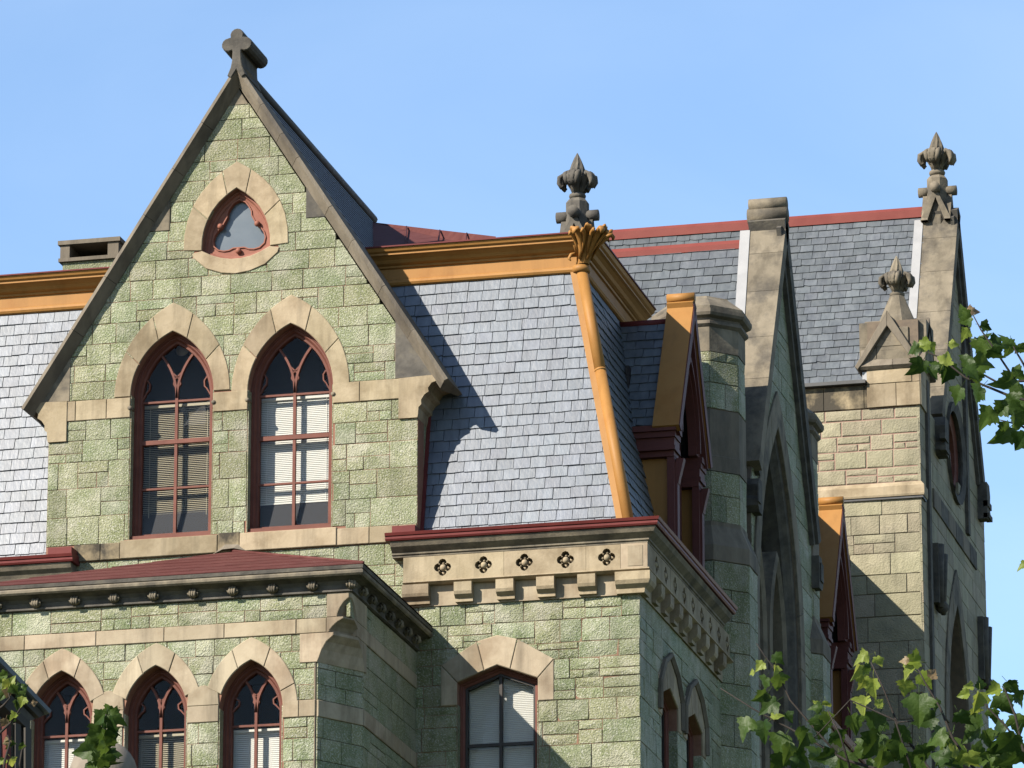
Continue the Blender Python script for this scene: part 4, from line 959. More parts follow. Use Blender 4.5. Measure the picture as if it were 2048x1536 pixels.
# ------------------------------------------------------------------ wooden dormers on the side slope
def wooden_dormer(label):
    YD, ZA, X1, X0 = 3.27, 25.08, 1.80, 1.43
    t = empty('wooden_dormer', (1.5, YD, 21.0), label, 'dormer', 'ochre capped wooden dormers on the side slope')
    G = side(X1); slp = 1.93; hw = 1.10; zf = ZA-slp*hw; a = atan2(slp, 1)
    for s in (-1, 1):
        th = .10; F = Fr((0, YD, ZA-.04), (0, s*cos(a), -sin(a)), (0, s*sin(a), cos(a))); L = hw/cos(a)
        vs = [(x, F.P(u, v).y, F.P(u, v).z) for x in (X0, X1) for u in (0.02, L) for v in (-.13, 0)]
        mk('bargeboard', MB().add(vs, [(0, 1, 3, 2), (4, 6, 7, 5), (0, 4, 5, 1), (2, 3, 7, 6), (0, 2, 6, 4), (1, 5, 7, 3)]), M['orange'], t)
        vs = [(x, F.P(u, v).y, F.P(u, v).z) for x in (X1-.16, X1-.02) for u in (0.2, L-.02) for v in (-.24, -.131)]
        mk('barge_moulding', MB().add(vs, [(0, 1, 3, 2), (4, 6, 7, 5), (0, 4, 5, 1), (2, 3, 7, 6), (0, 2, 6, 4), (1, 5, 7, 3)]), M['maroon'], t)
    for s in (-1, 1):
        F = Fr((0, YD, ZA-.04), (0, s*cos(a), -sin(a)), (0, s*sin(a), cos(a))); L = hw/cos(a)
        vs = [(x, F.P(u, v).y, F.P(u, v).z) for x in (X1+.001, X1+.014) for u in (0.05, L+.002) for v in (-.14, -.012)]
        mk('barge_face', MB().add(vs, [(0, 1, 3, 2), (4, 6, 7, 5), (0, 4, 5, 1), (2, 3, 7, 6), (0, 2, 6, 4), (1, 5, 7, 3)]), M['maroon'], t)
    mk('ridge_roll', MB().tube([(X0-.01, YD, ZA-.02), (X1+.01, YD, ZA-.02)], .068, 14), M['orange'], t)
    # gable board with a pointed opening
    gp_ = [(YD-hw+.06, zf-.02), (YD+hw-.06, zf-.02), (YD, ZA-.16)]
    op = arch_poly(YD, zf-.015, zf+.02, .55, 1.15, 10)
    arc_ = [(YD+x, zf-.02+y) for x, y in arch_pts(.55, 1.15, 10)]
    for s in (-1, 1):
        q = [p for p in arc_ if s*(p[0]-YD) >= -1e-6]; q = q if s > 0 else q[::-1]
        gq = [(YD, ZA-.16), (YD+s*(hw-.06), zf-.02)]+[(a_, b_) for a_, b_ in (q[::-1])]
        if area(gq) < 0: gq.reverse()
        mk('gable_board', MB().prism(side(X1-.10), gq, -.12, 0), M['maroon'], t)
    mk('arch_moulding', MB().sweep(side(X1-.10), [(YD-.57, zf)]+[(YD+x*1.02, zf+.03+y) for x, y in arch_pts(.55, 1.15, 10)]+[(YD+.57, zf)], [(0, 0), (0, .05), (.05, .05), (.07, 0)]), M['maroon'], t)
    mk('roundel', MB().tube([(X1-.10, YD, ZA-.62), (X1-.03, YD, ZA-.62)], [.09, .06], 10), M['maroon'], t)
    # posts, brackets, mouldings and panels of the sides
    for s in (-1, 1):
        y0 = YD+s*(hw-.42); y1 = YD+s*(hw-.16); a0, b0 = min(y0, y1), max(y0, y1)
        mk('post', MB().box((1.60, a0, 20.9), (1.70, b0, zf-.42)).box((1.695, a0+.06, 20.9), (1.73, b0-.06, zf-.50)), M['maroon'], t)
        for k, (z0, z1, o_) in enumerate(((zf-.10, zf-.02, .13), (zf-.18, zf-.10, .09), (zf-.30, zf-.18, .05), (zf-.36, zf-.30, .08), (zf-.44, zf-.36, .02))):
            ys = sorted((y0-s*.02, y1+s*o_)); mk('impost_moulding', MB().box((.9, ys[0], z0+.001), (1.69+o_*.5, ys[1], z1)), M['maroon'], t)
        vs = [(1.74, zf-.80), (1.76, zf-.70), (1.79, zf-.58), (1.82, zf-.45), (1.71, zf-.45), (1.71, zf-.80)]
        m1 = MB(); ya, yb = a0+.07, b0-.07; m1.add([(x, ya, z) for x, z in vs]+[(x, yb, z) for x, z in vs], [(i, (i+1) % 6, 6+(i+1) % 6, 6+i) for i in range(6)]+[tuple(range(6)), tuple(range(6, 12))])
        mk('bracket', m1, M['maroon'], t)
        yp = YD+s*(hw-.24); ys = sorted((yp, yp-s*.05))
        mk('side_panel', MB().box((.8, ys[0], 21.0), (1.61, ys[1], zf-.40)), M['orange'], t)
    wn = mk('window_frame', MB().sweep(side(1.40), [(YD-.64, 20.95), (YD+.64, 20.95), (YD+.64, zf-.05)]+[(YD+x*1.15, zf+y) for x, y in reversed(arch_pts(.55, 1.0, 8))]+[(YD-.64, zf-.05)], [(0, -.05), (0, .06), (.08, .06), (.1, -.05)], closed=True), M['maroon'], t)
    mk('pane', MB().fbox(side(1.40), YD-.58, YD+.58, 21.0, zf+.9, -.03, -.02), M['glass'], wn)
    mk('mullion', MB().fbox(side(1.40), YD-.03, YD+.03, 21.0, zf+.8, -.02, .03), M['maroon'], wn)
    mk('back_panel', MB().fbox(side(1.0), YD-.6, YD+.6, 21.0, zf+1.0, -.05, 0), M['sash_dark'], wn)
    # slate roof running back into the slope
    zr = 24.70; bd = MB(); rl = empty_part = None
    for s in (-1, 1):
        F = Fr((0, YD, zr), (0, s*cos(a), -sin(a)), (0, s*sin(a), cos(a))); L = (zr-zf)/sin(a)
        q = [F.P(0, 0), F.P(L, 0)]; bd.add([(.4, q[0].y, q[0].z), (1.55, q[0].y, q[0].z), (1.55, q[1].y, q[1].z), (.4, q[1].y, q[1].z)], [(0, 1, 2, 3)])
    rd = mk('roof', bd, M['underslate'], t, fix=False)
    for s in (-1, 1):
        up = Vector((0, -s*cos(a), sin(a))); G = Fr((0, YD+s*(zr-zf)/slp, zf), ((1, 0, 0) if s < 0 else (-1, 0, 0)), up)
        f0 = (lambda v: .62) if s < 0 else (lambda v: -1.46); f1 = (lambda v: 1.46) if s < 0 else (lambda v: -.62)
        slates(G, rd, 'slate_dark', .01, (zr-zf)/sin(a), .163, .27, f0, f1, limit=80)
    mk('ridge_strip', MB().tube([(.7, YD, zr+.02), (1.45, YD, zr+.02)], .055, 8), M['red'], t)
    return t
wd = wooden_dormer('ochre capped wooden dormer beside the ochre hip roll, nearer of the two')

# ------------------------------------------------------------------ near cross gable with its turrets
gw_ = empty('cross_gable', (1.0, YG, 16.0), 'shaded green stone cross gable with a great pointed arch between two turrets', 'gable')
XG = 1.93; GF = side(XG); HG = 2.35
zfoot = ZG-.25-SG*HG
BA = dict(w=1.55, zp=21.3, h=3.28, uc=8.40, zs=15.0)
bah = arch_poly(BA['uc'], BA['zs'], BA['zp'], BA['w'], BA['h'], 14)
gwall = mk('wall', MB().prism(GF, [(YG-HG-.0, 0), (YG+HG+.2, 0), (YG+HG+.2, zfoot), (YG, ZG-.25), (YG-HG, zfoot)], -.3, -.014, holes=[bah]), M['mortar_dark'], gw_)
hwb = half_at(BA['w']+.2, BA['h']+.3)
ashlar(GF, gwall, M['green'], courses(16.5, 27.2, .28, .36), YG-HG, YG+HG+.2, half=[(SG, 1, ZG-.3+SG*YG), (-SG, 1, ZG-.3-SG*YG)],
       opens=[(BA['uc'], 15.0, BA['zp']+BA['h']+.25, lambda z: hwb(z-BA['zp']))], wr=(.5, .95), split=.15)
voussoirs(GF, gw_, M['grey_stone'], BA['uc'], BA['zp'], BA['w'], BA['h'], BA['w']+.33, BA['h']+.56, cuts=(0, .2, .4, .6, .82), n1=.03, n0=-.25)
for s in (-1, 1):
    for k in range(5):
        a, b = sorted((BA['uc']+s*BA['w'], BA['uc']+s*(BA['w']+.33))); block(GF, gw_, M['grey_stone'], a, b, 16.3+k, 17.3+k-.006, .03, 'jamb_stone', n0=-.25)
# inner order, tracery arch and glazing of the great window
win = mk('great_window', MB().sweep(GF, arch_poly(BA['uc'], BA['zs'], BA['zp'], BA['w'], BA['h'], 14), [(.001, -.8), (.001, -.03), (.07, -.05), (.12, -.12), (.16, -.16), (.16, -.8)], closed=True), M['dark_stone'], gw_)  # darker stone paints in the shade of the deep reveal
for s in (-1, 1):
    q = [(BA['uc']+s*.78-.78, 15.2)]+[(BA['uc']+s*.74+x, 21.35+y) for x, y in arch_pts(.62, 1.55, 10)]+[(BA['uc']+s*.78+.78, 15.2)]
    mk('lancet_frame', MB().sweep(GF, q, [(0, -.40), (0, -.16), (-.07, -.13), (-.14, -.18), (-.14, -.40)]), M['grey_stone'], win)
    q = [(BA['uc']+s*.74-.60, 15.2)]+[(BA['uc']+s*.74+x, 21.35+y) for x, y in arch_pts(.60, 1.5, 10)]+[(BA['uc']+s*.74+.60, 15.2)]
    mk('lancet_sash', MB().sweep(GF, q, [(0, -.40), (0, -.24), (-.08, -.24), (-.08, -.40)]), M['maroon'], win)
    mk('sash_bar', MB().fbox(GF, BA['uc']+s*.74-.03, BA['uc']+s*.74+.03, 15.2, 22.6, -.36, -.26), M['maroon'], win)
mk('glazing', MB().prism(GF, inset(arch_poly(BA['uc'], 15.2, BA['zp'], BA['w'], BA['h'], 14), .1), -.40, -.39), M['glass'], win)
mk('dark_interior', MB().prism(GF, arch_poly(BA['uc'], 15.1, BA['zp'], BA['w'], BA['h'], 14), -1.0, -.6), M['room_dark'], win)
cap_ = MB().lathe((XG-.30, BA['uc']+.02, 20.0), [(.10, -4), (.10, .35), (.14, .38), (.14, .44), (.11, .46), (.12, .56), (.20, .74), (.24, .78), (.24, .90), (.1, .92)], 12)
mk('mullion_capital', cap_, M['coping'], gw_)
# coping in long stones, flashing and rolls on the apex
def gable_coping(root, X0, X1, Y0, Z0, S, L, cuts, wtop, wbot, face, m, lead=True):
    a = atan2(S, 1)
    for s in (-1, 1):
        F = Fr((0, Y0, Z0), (0, s*cos(a), -sin(a)), (0, s*sin(a), cos(a)))
        for c0, c1 in zip(cuts[:-1], cuts[1:]):
            x0, x1 = X1-(wtop+(wbot-wtop)*c0/L), X1-(wtop+(wbot-wtop)*c1/L)
            pts = []
            for u, x in ((c0+.003, x0), (c1-.003, x1)):
                for v in (-.22, 0): pts += [(x, F.P(u, v).y, F.P(u, v).z), (X1, F.P(u, v).y, F.P(u, v).z)]
            mk('coping_stone', MB().add(pts, [(0, 1, 3, 2), (4, 6, 7, 5), (0, 4, 5, 1), (2, 3, 7, 6), (0, 2, 6, 4), (1, 5, 7, 3)]), m if s < 0 else M['dark_stone'], root)  # rear slope's shade is put into its darker stone
        if lead:
            pts = []
            for u, x in ((.25, X1-wtop), (L, X1-wbot)):
                for v in (-.20, .015): pts += [(x-.13, F.P(u, v).y, F.P(u, v).z), (x+.02, F.P(u, v).y, F.P(u, v).z)]
            mk('flashing', MB().add(pts, [(0, 1, 3, 2), (4, 6, 7, 5), (0, 4, 5, 1), (2, 3, 7, 6), (0, 2, 6, 4), (1, 5, 7, 3)]), M['flash'], root)
        # moulding under the coping on the face
        pts = []
        for u in (0.1, L-.02):
            for v in (-.34, -.221): pts += [(face, F.P(u, v).y, F.P(u, v).z), (X1-.05, F.P(u, v).y, F.P(u, v).z)]
        mk('coping_moulding', MB().add(pts, [(0, 1, 3, 2), (4, 6, 7, 5), (0, 4, 5, 1), (2, 3, 7, 6), (0, 2, 6, 4), (1, 5, 7, 3)]), M['dark_stone'], root)
LG_ = HG/cos(atan2(SG, 1))
gable_coping(gw_, 1.5, 2.05, YG, ZG, SG, LG_, [0, .75, 1.55, 2.5, 3.35, LG_], .56, .36, XG, M['grey_stone'])
mk('apex_roll', MB().tube([(1.46, YG, ZG+.03), (2.06, YG, ZG+.03)], .125, 14), M['grey_stone'], gw_)
mk('apex_roll', MB().tube([(1.48, YG, ZG+.20), (2.05, YG, ZG+.20)], .105, 14), M['grey_stone'], gw_)
for s in (-1, 1):
    yk = YG+s*(HG+.02); zk = ZG-SG*HG-.25
    kb = MB(); pr = [(-.22, .1), (.0, .1), (.10, .18), (.10, .28), (.04, .34), (.07, .50), (.0, .60), (-.22, .60)]
    kb.add([(x, yk+s*q, zk-.62+z) for x in (XG-.1, XG+.12) for q, z in pr], [(i, (i+1) % 8, 8+(i+1) % 8, 8+i) for i in range(8)]+[tuple(range(8)), tuple(range(8, 16))])
    kb.box((XG+.121, yk-.16, zk-.40), (XG+.14, yk+.04, zk-.12))
    mk('kneeler', kb, M['dark_stone'], gw_)
# slate roof and its ridge
ar = atan2(SG, 1); zrd = 27.60
rdk = MB()
for s in (-1, 1): rdk.add([(-4, YG, zrd), (1.60, YG, zrd), (1.60, YG+s*3.2, zrd-SG*3.2), (-4, YG+s*3.2, zrd-SG*3.2)], [(0, 1, 2, 3)])
nr = mk('roof', rdk, M['underslate'], gw_, fix=False)
NF = Fr((0, YG-3.2, zrd-SG*3.2), (1, 0, 0), (0, cos(ar), sin(ar)))
slates(NF, nr, 'slate_dark', 2.3, 3.2/cos(ar)-.05, .175, .27, lambda v: -1.3, lambda v: 1.52, limit=260)
mk('ridge_cap', MB().mould([(-1.6, YG), (1.50, YG)], [(-.10, zrd-.10), (.10, zrd-.10), (.10, zrd-.015), (.05, zrd+.05), (-.05, zrd+.05)]), M['ridge_red'], gw_)

def turret(label, Y):
    t = empty('corner_turret', (1.36, Y, 16.0), label, 'turret', 'octagonal turrets of the cross gable')
    c = (1.36, Y)
    def octa(a, z0, z1, m, name, parent=t):
        R = a/cos(pi/8); return mk(name, MB().lathe((c[0], c[1], 0), [(R, z0), (R, z1)], 8, False, pi/8), m, parent)
    def band(prof, m, name):
        return mk(name, MB().lathe((c[0], c[1], 0), [(a/cos(pi/8), z) for a, z in prof], 8, False, pi/8), m, t)
    core = octa(.705, 0, 22.0, M['mortar_dark'], 'core'); core2 = octa(.57, 21.9, 25.2, M['mortar_dark'], 'core')
    for (a, zs_, par) in ((.72, [16.4, 16.85, 17.3, 17.75, 18.2, 18.65, 19.1, 19.55, 20.0, 20.45, 20.9, 21.35, 21.75], core), (.585, [22.36, 22.75, 23.1], core2), (.585, [24.02, 24.4, 24.72, 24.86], core2)):
        wd_ = a*2*math.tan(pi/8)
        for k in range(8):
            an = k*pi/4; nn = Vector((cos(an), sin(an), 0)); uu = Vector((-sin(an), cos(an), 0))
            if nn.dot(Vector((.3, -1, 0))) < -.35: continue
            F = Fr((c[0]+nn.x*a, c[1]+nn.y*a, 0), uu)
            for i in range(len(zs_)-1):
                sp = RND.uniform(-.12, .12)*wd_ if (i+k) % 2 else None
                cutx = [-wd_/2, sp, wd_/2] if sp is not None else [-wd_/2, wd_/2]
                for x0, x1 in zip(cutx[:-1], cutx[1:]): stone(F, [(x0, zs_[i]), (x1, zs_[i]), (x1, zs_[i+1]), (x0, zs_[i+1])], par, M['green'], n1=.004, rock=.01, gap=.005)
    band([(.72, 21.75), (.735, 21.76), (.735, 21.98), (.60, 22.30), (.60, 22.36), (.5, 22.36)], M['coping'], 'broached_course')
    band([(.5, 23.10), (.60, 23.10), (.60, 23.32), (.592, 23.33), (.592, 24.0), (.5, 24.02)], M['coping'], 'stone_band')
    band([(.5, 24.86), (.595, 24.86), (.595, 25.22), (.5, 25.22)], M['grey_stone'], 'neck_band')
    band([(.5, 25.222), (.60, 25.222), (.64, 25.26), (.64, 25.30), (.60, 25.32), (.61, 25.35), (.67, 25.38), (.69, 25.42), (.69, 25.47), (.5, 25.475)], M['coping'], 'cap_moulding')
    band([(.3, 25.477), (.665, 25.477), (.665, 25.52), (.45, 25.70), (.43, 25.73), (.10, 25.80), (.001, 25.80)], M['grey_stone'], 'cap_roof')
    return t
turret('octagonal green stone turret with a pale moulded cap, in front of the great arch gable', 5.80)
turret('far octagonal turret, its dark cap just showing behind the great arch gable', 11.30)

# mansard of the far side of that wing, carrying the second wooden dormer
m2 = empty('slate_roof', (1.2, 14.5, 20.9), 'shaded slate side slope behind the farther ochre dormer', 'roof')
q = MB().add([(1.529, 10.9, 20.95), (1.529, 17.5, 20.95), (.695, 17.5, 24.83), (.695, 10.9, 24.83)], [(0, 1, 2, 3)])
q.add([(.69, 10.9, 24.9), (.69, 17.5, 24.9), (-3, 17.5, 24.9), (-3, 10.9, 24.9)], [(0, 1, 2, 3)])
mk('roof_deck', q, M['slate_dark'], m2, fix=False)
mk('cornice', MB().mould([(.71, 11.2), (.71, 17.5)], CP), M['orange'], m2)
mk('gutter', MB().mould([(XC, 11.4), (XC, 17.5)], [(-.2, 20.862), (.30, 20.862), (.315, 20.885), (.345, 20.962), (.30, 20.962), (-.2, 21.02)]), M['red'], m2)
mk('cornice_below', MB().mould([(XC, 11.4), (XC, 17.5)], [(0, 20.0), (.03, 20.0), (.03, 20.28), (.14, 20.33), (.14, 20.667), (.245, 20.79), (.27, 20.858), (0, 20.858)]), M['tan'], m2)
mk('wall', MB().box((-1, 11.2, 0), (XC, 17.5, 20.85)), M['green'], m2)
copy_tree(wd, None, Vector((1.5, 14.42, 21.0)), 'ochre capped wooden dormer in front of the pale stone wall, farther of the two')

# ------------------------------------------------------------------ far wing: pale wall, shaded gable end, roof
fwg = empty('gabled_wing', (1.5, YF, 16.0), 'far pale stone wing with a red ridged slate roof and a shaded gable end', 'building')
XE, YW = 2.53, 17.5
FW_ = front(YW); FS = side(XE)
fwall = mk('wall', MB().prism(FW_, [(-4, 0), (XE-.012, 0), (XE-.012, 27.84), (-4, 27.84)], -.4, -.014), M['mortar_pink'], fwg)
ashlar(FW_, fwall, M['pale'], [26.16, 26.42, 26.72, 26.98, 27.24, 27.43], .1, XE, wr=(.34, .72), split=.4, rock=.012, gap=.010, bev=.012)
fwall2 = mk('wall', MB().fbox(FW_, -4, XE-.034, 16, 25.9, -.03, -.0125), M['mortar_dark'], fwg)
ashlar(FW_, fwall2, M['pale'], [21.3, 21.75, 22.2, 22.62, 23.05, 23.5, 23.92, 24.3, 24.62, 24.98, 25.3, 25.62, 25.9], .1, XE-.02, wr=(.4, .8), split=.15, rock=.012, gap=.006)
us = [.1, .95, 1.62, 2.12, XE]
for a, b in zip(us[:-1], us[1:]): block(FW_, fwg, M['stained'], a, b, 27.435, 27.83, .014, 'stained_course')
mk('string_course', MB().mould([(-1, YW), (XE, YW), (XE, YW+.3)], [(0, 25.91), (.05, 25.91), (.06, 25.94), (.06, 26.08), (.0, 26.155)]), M['tan'], fwg)
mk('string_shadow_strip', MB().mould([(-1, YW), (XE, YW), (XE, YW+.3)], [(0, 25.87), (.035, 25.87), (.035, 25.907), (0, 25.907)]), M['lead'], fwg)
# roof
af = atan2(SF, 1); zf_ = 31.93; rk = MB()
for s in (-1, 1): rk.add([(-6, YF, zf_), (2.25, YF, zf_), (2.25, YF+s*2.6, zf_-SF*2.6), (-6, YF+s*2.6, zf_-SF*2.6)], [(0, 1, 2, 3)])
fr2 = mk('roof', rk, M['underslate'], fwg, fix=False)
RFr = Fr((0, YF-2.6, zf_-SF*2.6), (1, 0, 0), (0, cos(af), sin(af)))
slates(RFr, fr2, 'slate_dark', .35, 2.6/cos(af)-.04, .165, .24, lambda v: -1.7 if v < 5.1 else -3.6, lambda v: 2.08, limit=295, prio=lambda t: -t[0])
mk('ridge_cap', MB().mould([(-4.2, YF), (2.02, YF)], [(-.09, zf_-.06), (.09, zf_-.06), (.09, zf_+.08), (.04, zf_+.14), (-.04, zf_+.14)]), M['ridge_red'], fwg)
mk('eaves_gutter', MB().box((-1, YW-.12, 27.842), (1.66, YW+.25, 27.90)), M['lead'], fwg)
mk('flashing', MB().box((1.60, YW-.03, 27.905), (1.69, YW+.3, 28.05)), M['flash'], fwg)
# gable end
ZFT = ZF-.25; HF = 2.2; zff = ZFT-SF*HF
FA = dict(uc=20.72, zs=17, zp=22.6, w=1.05, h=2.25); RO = (20.95, 27.55, .72)
circ = lambda c, z, r, n=22: [(c+r*cos(2*pi*i/n), z+r*sin(2*pi*i/n)) for i in range(n)]
ge = mk('wall', MB().prism(FS, [(YW+.02, 0), (24.0, 0), (24.0, zff-.1), (YF+HF, zff), (YF, ZFT), (YF-HF, zff), (YW+.02, zff)], -.4, -.014, holes=[arch_poly(FA['uc'], FA['zs'], FA['zp'], FA['w'], FA['h'], 12), circ(*RO)]), M['mortar_dark'], fwg)
hf_ = half_at(FA['w']+.2, FA['h']+.25)
ashlar(FS, ge, M['pale'], courses(20.4, 27.6, .30, .38), YW, 23.98, opens=[(FA['uc'], 17, FA['zp']+FA['h']+.2, lambda z: hf_(z-FA['zp'])), (RO[0], RO[1]-.85, RO[1]+.85, lambda z: sqrt(max(.001, .82**2-(z-RO[1])**2)))], wr=(.6, 1.1), split=.1)
ashlar(FS, ge, M['pale'], courses(27.6, 31.2, .30, .38), YF-HF, YF+HF, half=[(SF, 1, ZFT-.05+SF*YF), (-SF, 1, ZFT-.05-SF*YF)], opens=[(RO[0], RO[1]-.85, RO[1]+.85, lambda z: sqrt(max(.001, .82**2-(z-RO[1])**2)))], wr=(.6, 1.1), split=.1)
voussoirs(FS, fwg, M['grey_stone'], FA['uc'], FA['zp'], FA['w'], FA['h'], FA['w']+.32, FA['h']+.62, cuts=(0, .25, .5, .8), n1=.03, n0=-.3)
wn = mk('arched_window', MB().sweep(FS, arch_poly(FA['uc'], FA['zs'], FA['zp'], FA['w'], FA['h'], 12), [(.001, -.6), (.001, -.25), (.1, -.28), (.18, -.4), (.18, -.6)], closed=True), M['coping'], fwg)
mk('glazing', MB().prism(FS, inset(arch_poly(FA['uc'], FA['zs'], FA['zp'], FA['w'], FA['h'], 12), .1), -.56, -.55), M['glass'], wn)
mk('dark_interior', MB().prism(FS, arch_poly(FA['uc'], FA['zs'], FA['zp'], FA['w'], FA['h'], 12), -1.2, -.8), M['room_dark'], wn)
rw_ = mk('round_window', MB().sweep(FS, circ(*RO), [(0, -.3), (0, .02), (-.16, .06), (-.16, -.3)], closed=True), M['dark_stone'], fwg)
mk('round_frame', MB().sweep(FS, circ(*RO), [(.0, -.3), (.0, -.06), (.12, -.1), (.12, -.3)], closed=True), M['sash'], rw_)
mk('round_sash', MB().sweep(FS, circ(RO[0], RO[1]-.12, .36, 14), [(.0, -.3), (.0, -.12), (.07, -.12), (.07, -.3)], closed=True), M['sash'], rw_)
mk('pane', MB().prism(FS, circ(RO[0], RO[1], .7), -.28, -.27), M['glass'], rw_)
for k in range(6):
    y = 18.6+k*.72; block(FS, fwg, M['dark_stone'] if k % 2 else M['coping'], y, y+.70, 26.0, 26.32, .03, 'string_block')
for y0, z0, z1 in ((18.45, 24.35, 25.35), (22.95, 24.1, 25.2)):
    cv = MB().fbox(FS, y0, y0+.55, z0, z1, 0, .10); cv.tube([FS.P(y0+.15, z0-.05, .1), FS.P(y0+.12, z1, .1)], [.05, .08], 8); cv.tube([FS.P(y0+.4, z0-.12, .1), FS.P(y0+.42, z1-.1, .1)], [.04, .09], 8)
    cv.ball(FS.P(y0+.3, z0-.02, .1), .11, 8, 5)
    mk('carved_panel', cv, M['dark_stone'], fwg)
mk('moulded_shaft', MB().fbox(FS, 18.0, 18.2, 20, 28, 0, .05).fbox(FS, 21.9, 22.1, 26.4, 30.2, 0, .06), M['dark_stone'], fwg)
LF = HF/cos(af)
gable_coping(fwg, 2.0, 2.64, YF, ZF, SF, LF, [0, .7, 1.5, 2.45, 3.35, 4.2, LF], .62, .56, XE, M['grey_stone'])
for s in (-1, 1):
    yk = YF+s*(HF+.02); zk = ZF-SF*HF-.2
    pr = [(-.25, .1), (.0, .1), (.09, .18), (.10, .26), (.05, .32), (.09, .48), (.11, .58), (.03, .75), (-.25, .75)]; k = len(pr)
    kb = MB(); kb.add([(x, yk+s*q, zk-.62+z) for x in (XE-.1, XE+.17) for q, z in pr], [(i, (i+1) % k, k+(i+1) % k, k+i) for i in range(k)]+[tuple(range(k)), tuple(range(k, 2*k))])
    kb.fbox(FS, yk-.25, yk+.12, zk-.5, zk-.42, .1, .20).fbox(FS, yk-.25, yk+.12, zk-.3, zk-.2, .1, .19)
    mk('kneeler', kb, M['dark_stone'], fwg)

# ------------------------------------------------------------------ stone finials
def finial_head(root, c, m, sc_=1.0):
    """collar, bell, four curling leaves and a ribbed bud; c is the underside of the collar"""
    c = Vector(c)
    mk('collar', MB().lathe(c, [(.07*sc_, -.03), (.135*sc_, 0), (.15*sc_, .035*sc_), (.135*sc_, .07*sc_), (.10*sc_, .09*sc_)], 14), m, root)
    mk('bell', MB().lathe(c, [(.09*sc_, .08*sc_), (.085*sc_, .15*sc_), (.11*sc_, .26*sc_), (.14*sc_, .36*sc_), (.10*sc_, .44*sc_)], 12), m, root)
    for k in range(4):
        an = k*pi/2+radians(-8); d = Vector((cos(an), sin(an), 0)); t = Vector((-sin(an), cos(an), 0)); z = Vector((0, 0, 1)); mb = MB()
        P = lambda r, h: c+d*(r*sc_)+z*(h*sc_)
        mb.tube([P(.06, .08), P(.085, .18), P(.125, .28), P(.175, .375), P(.235, .39), P(.275, .335), P(.272, .25), P(.24, .19), P(.205, .20)], [x*sc_ for x in (.05, .075, .105, .125, .13, .125, .11, .08, .03)], 10, .55, ref=t)
        for q in (-1, 1):
            mb.tube([P(.09, .18)+t*(q*.05*sc_), P(.14, .32)+t*(q*.095*sc_), P(.21, .425)+t*(q*.11*sc_), P(.285, .375)+t*(q*.115*sc_), P(.30, .28)+t*(q*.10*sc_), P(.265, .20)+t*(q*.085*sc_), P(.23, .235)+t*(q*.08*sc_)], [x*sc_ for x in (.02, .036, .045, .046, .044, .036, .02)], 7)
            mb.tube([P(.10, .30)+t*(q*.03*sc_), P(.19, .44)+t*(q*.04*sc_), P(.27, .41)+t*(q*.045*sc_), P(.32, .32)+t*(q*.04*sc_), P(.30, .22)+t*(q*.03*sc_)], [x*sc_ for x in (.015, .03, .034, .034, .02)], 6)
        mb.ball(P(.245, .275), .042*sc_, 8, 5)
        mk('leaf', mb, m, root)
    n = 16; vs = []; pf = [(.085, .36), (.12, .44), (.118, .52), (.09, .62), (.05, .73), (.018, .80), (.002, .83)]
    for i, (r, h) in enumerate(pf):
        for j in range(n):
            th = 2*pi*j/n+h*1.2; rr = r*(1.0+(.13 if j % 2 else -.06)); vs.append(c+Vector((cos(th)*rr, sin(th)*rr, h))*sc_)
    fs = [(i*n+j, i*n+(j+1) % n, (i+1)*n+(j+1) % n, (i+1)*n+j) for i in range(len(pf)-1) for j in range(n)]+[tuple(range(n)), tuple(range((len(pf)-1)*n, len(pf)*n))]
    mk('bud', MB().add(vs, fs), m, root)
def gablet_shaft(root, c, m, z0, z1, r=.17, rolls=True, foot=0.0):
    c = Vector(c)
    mk('shaft', MB().lathe(c, [(r/cos(pi/8), z0), (r/cos(pi/8), z1-.06), (r*.8, z1)], 8, False, pi/8), m, root)
    if rolls:
        for ax in ((1, 0), (0, 1)):
            for s in (-1, 1):
                d = Vector((ax[0]*s, ax[1]*s, 0)); zc = Vector((0, 0, z1-.27))
                mk('roll', MB().tube([c+d*(r*.7)+zc, c+d*(r+.16)+zc], .088, 12), m, root)
                t = Vector((-d.y, d.x, 0)); q = MB(); n_ = d
                for s2 in (-1, 1):
                    a = c+d*(r+.02)+Vector((0, 0, z1-.32)); b = c+d*(r+.02)+t*(s2*.24)+Vector((0, 0, z1-.80-foot)); v = Vector((0, 0, 1))
                    p = [a+t*(s2*.0)+v*.06, a+t*(s2*.0)-v*.12, b-v*.0-t*(s2*.09), b+t*(s2*.03)]
                    q.add([x+n_*.06 for x in p]+[x-n_*.05 for x in p], [(0, 1, 2, 3), (7, 6, 5, 4), (0, 4, 5, 1), (1, 5, 6, 2), (2, 6, 7, 3), (3, 7, 4, 0)])
                mk('gablet', q, m, root)
fp = at(1155, 397, Y=9.3)
f1 = empty('stone_finial', (fp.x, 9.3, 26.5), 'dark stone leaf finial standing behind the ochre acanthus corner', 'finial', 'carved stone finials')
gablet_shaft(f1, (fp.x, 9.3, 0), M['dark_stone'], 26.5, fp.z-.02, r=.165)
finial_head(f1, (fp.x, 9.3, fp.z), M['dark_stone'], .88)
f2 = empty('stone_finial', (2.28, YF-.02, 31.5), 'tallest stone leaf finial, at the apex of the far right gable', 'finial', 'carved stone finials')
gablet_shaft(f2, (2.28, YF, 0), M['grey_stone'], 31.3, 32.60, foot=.05)
finial_head(f2, (2.28, YF, 32.63), M['grey_stone'], .95)

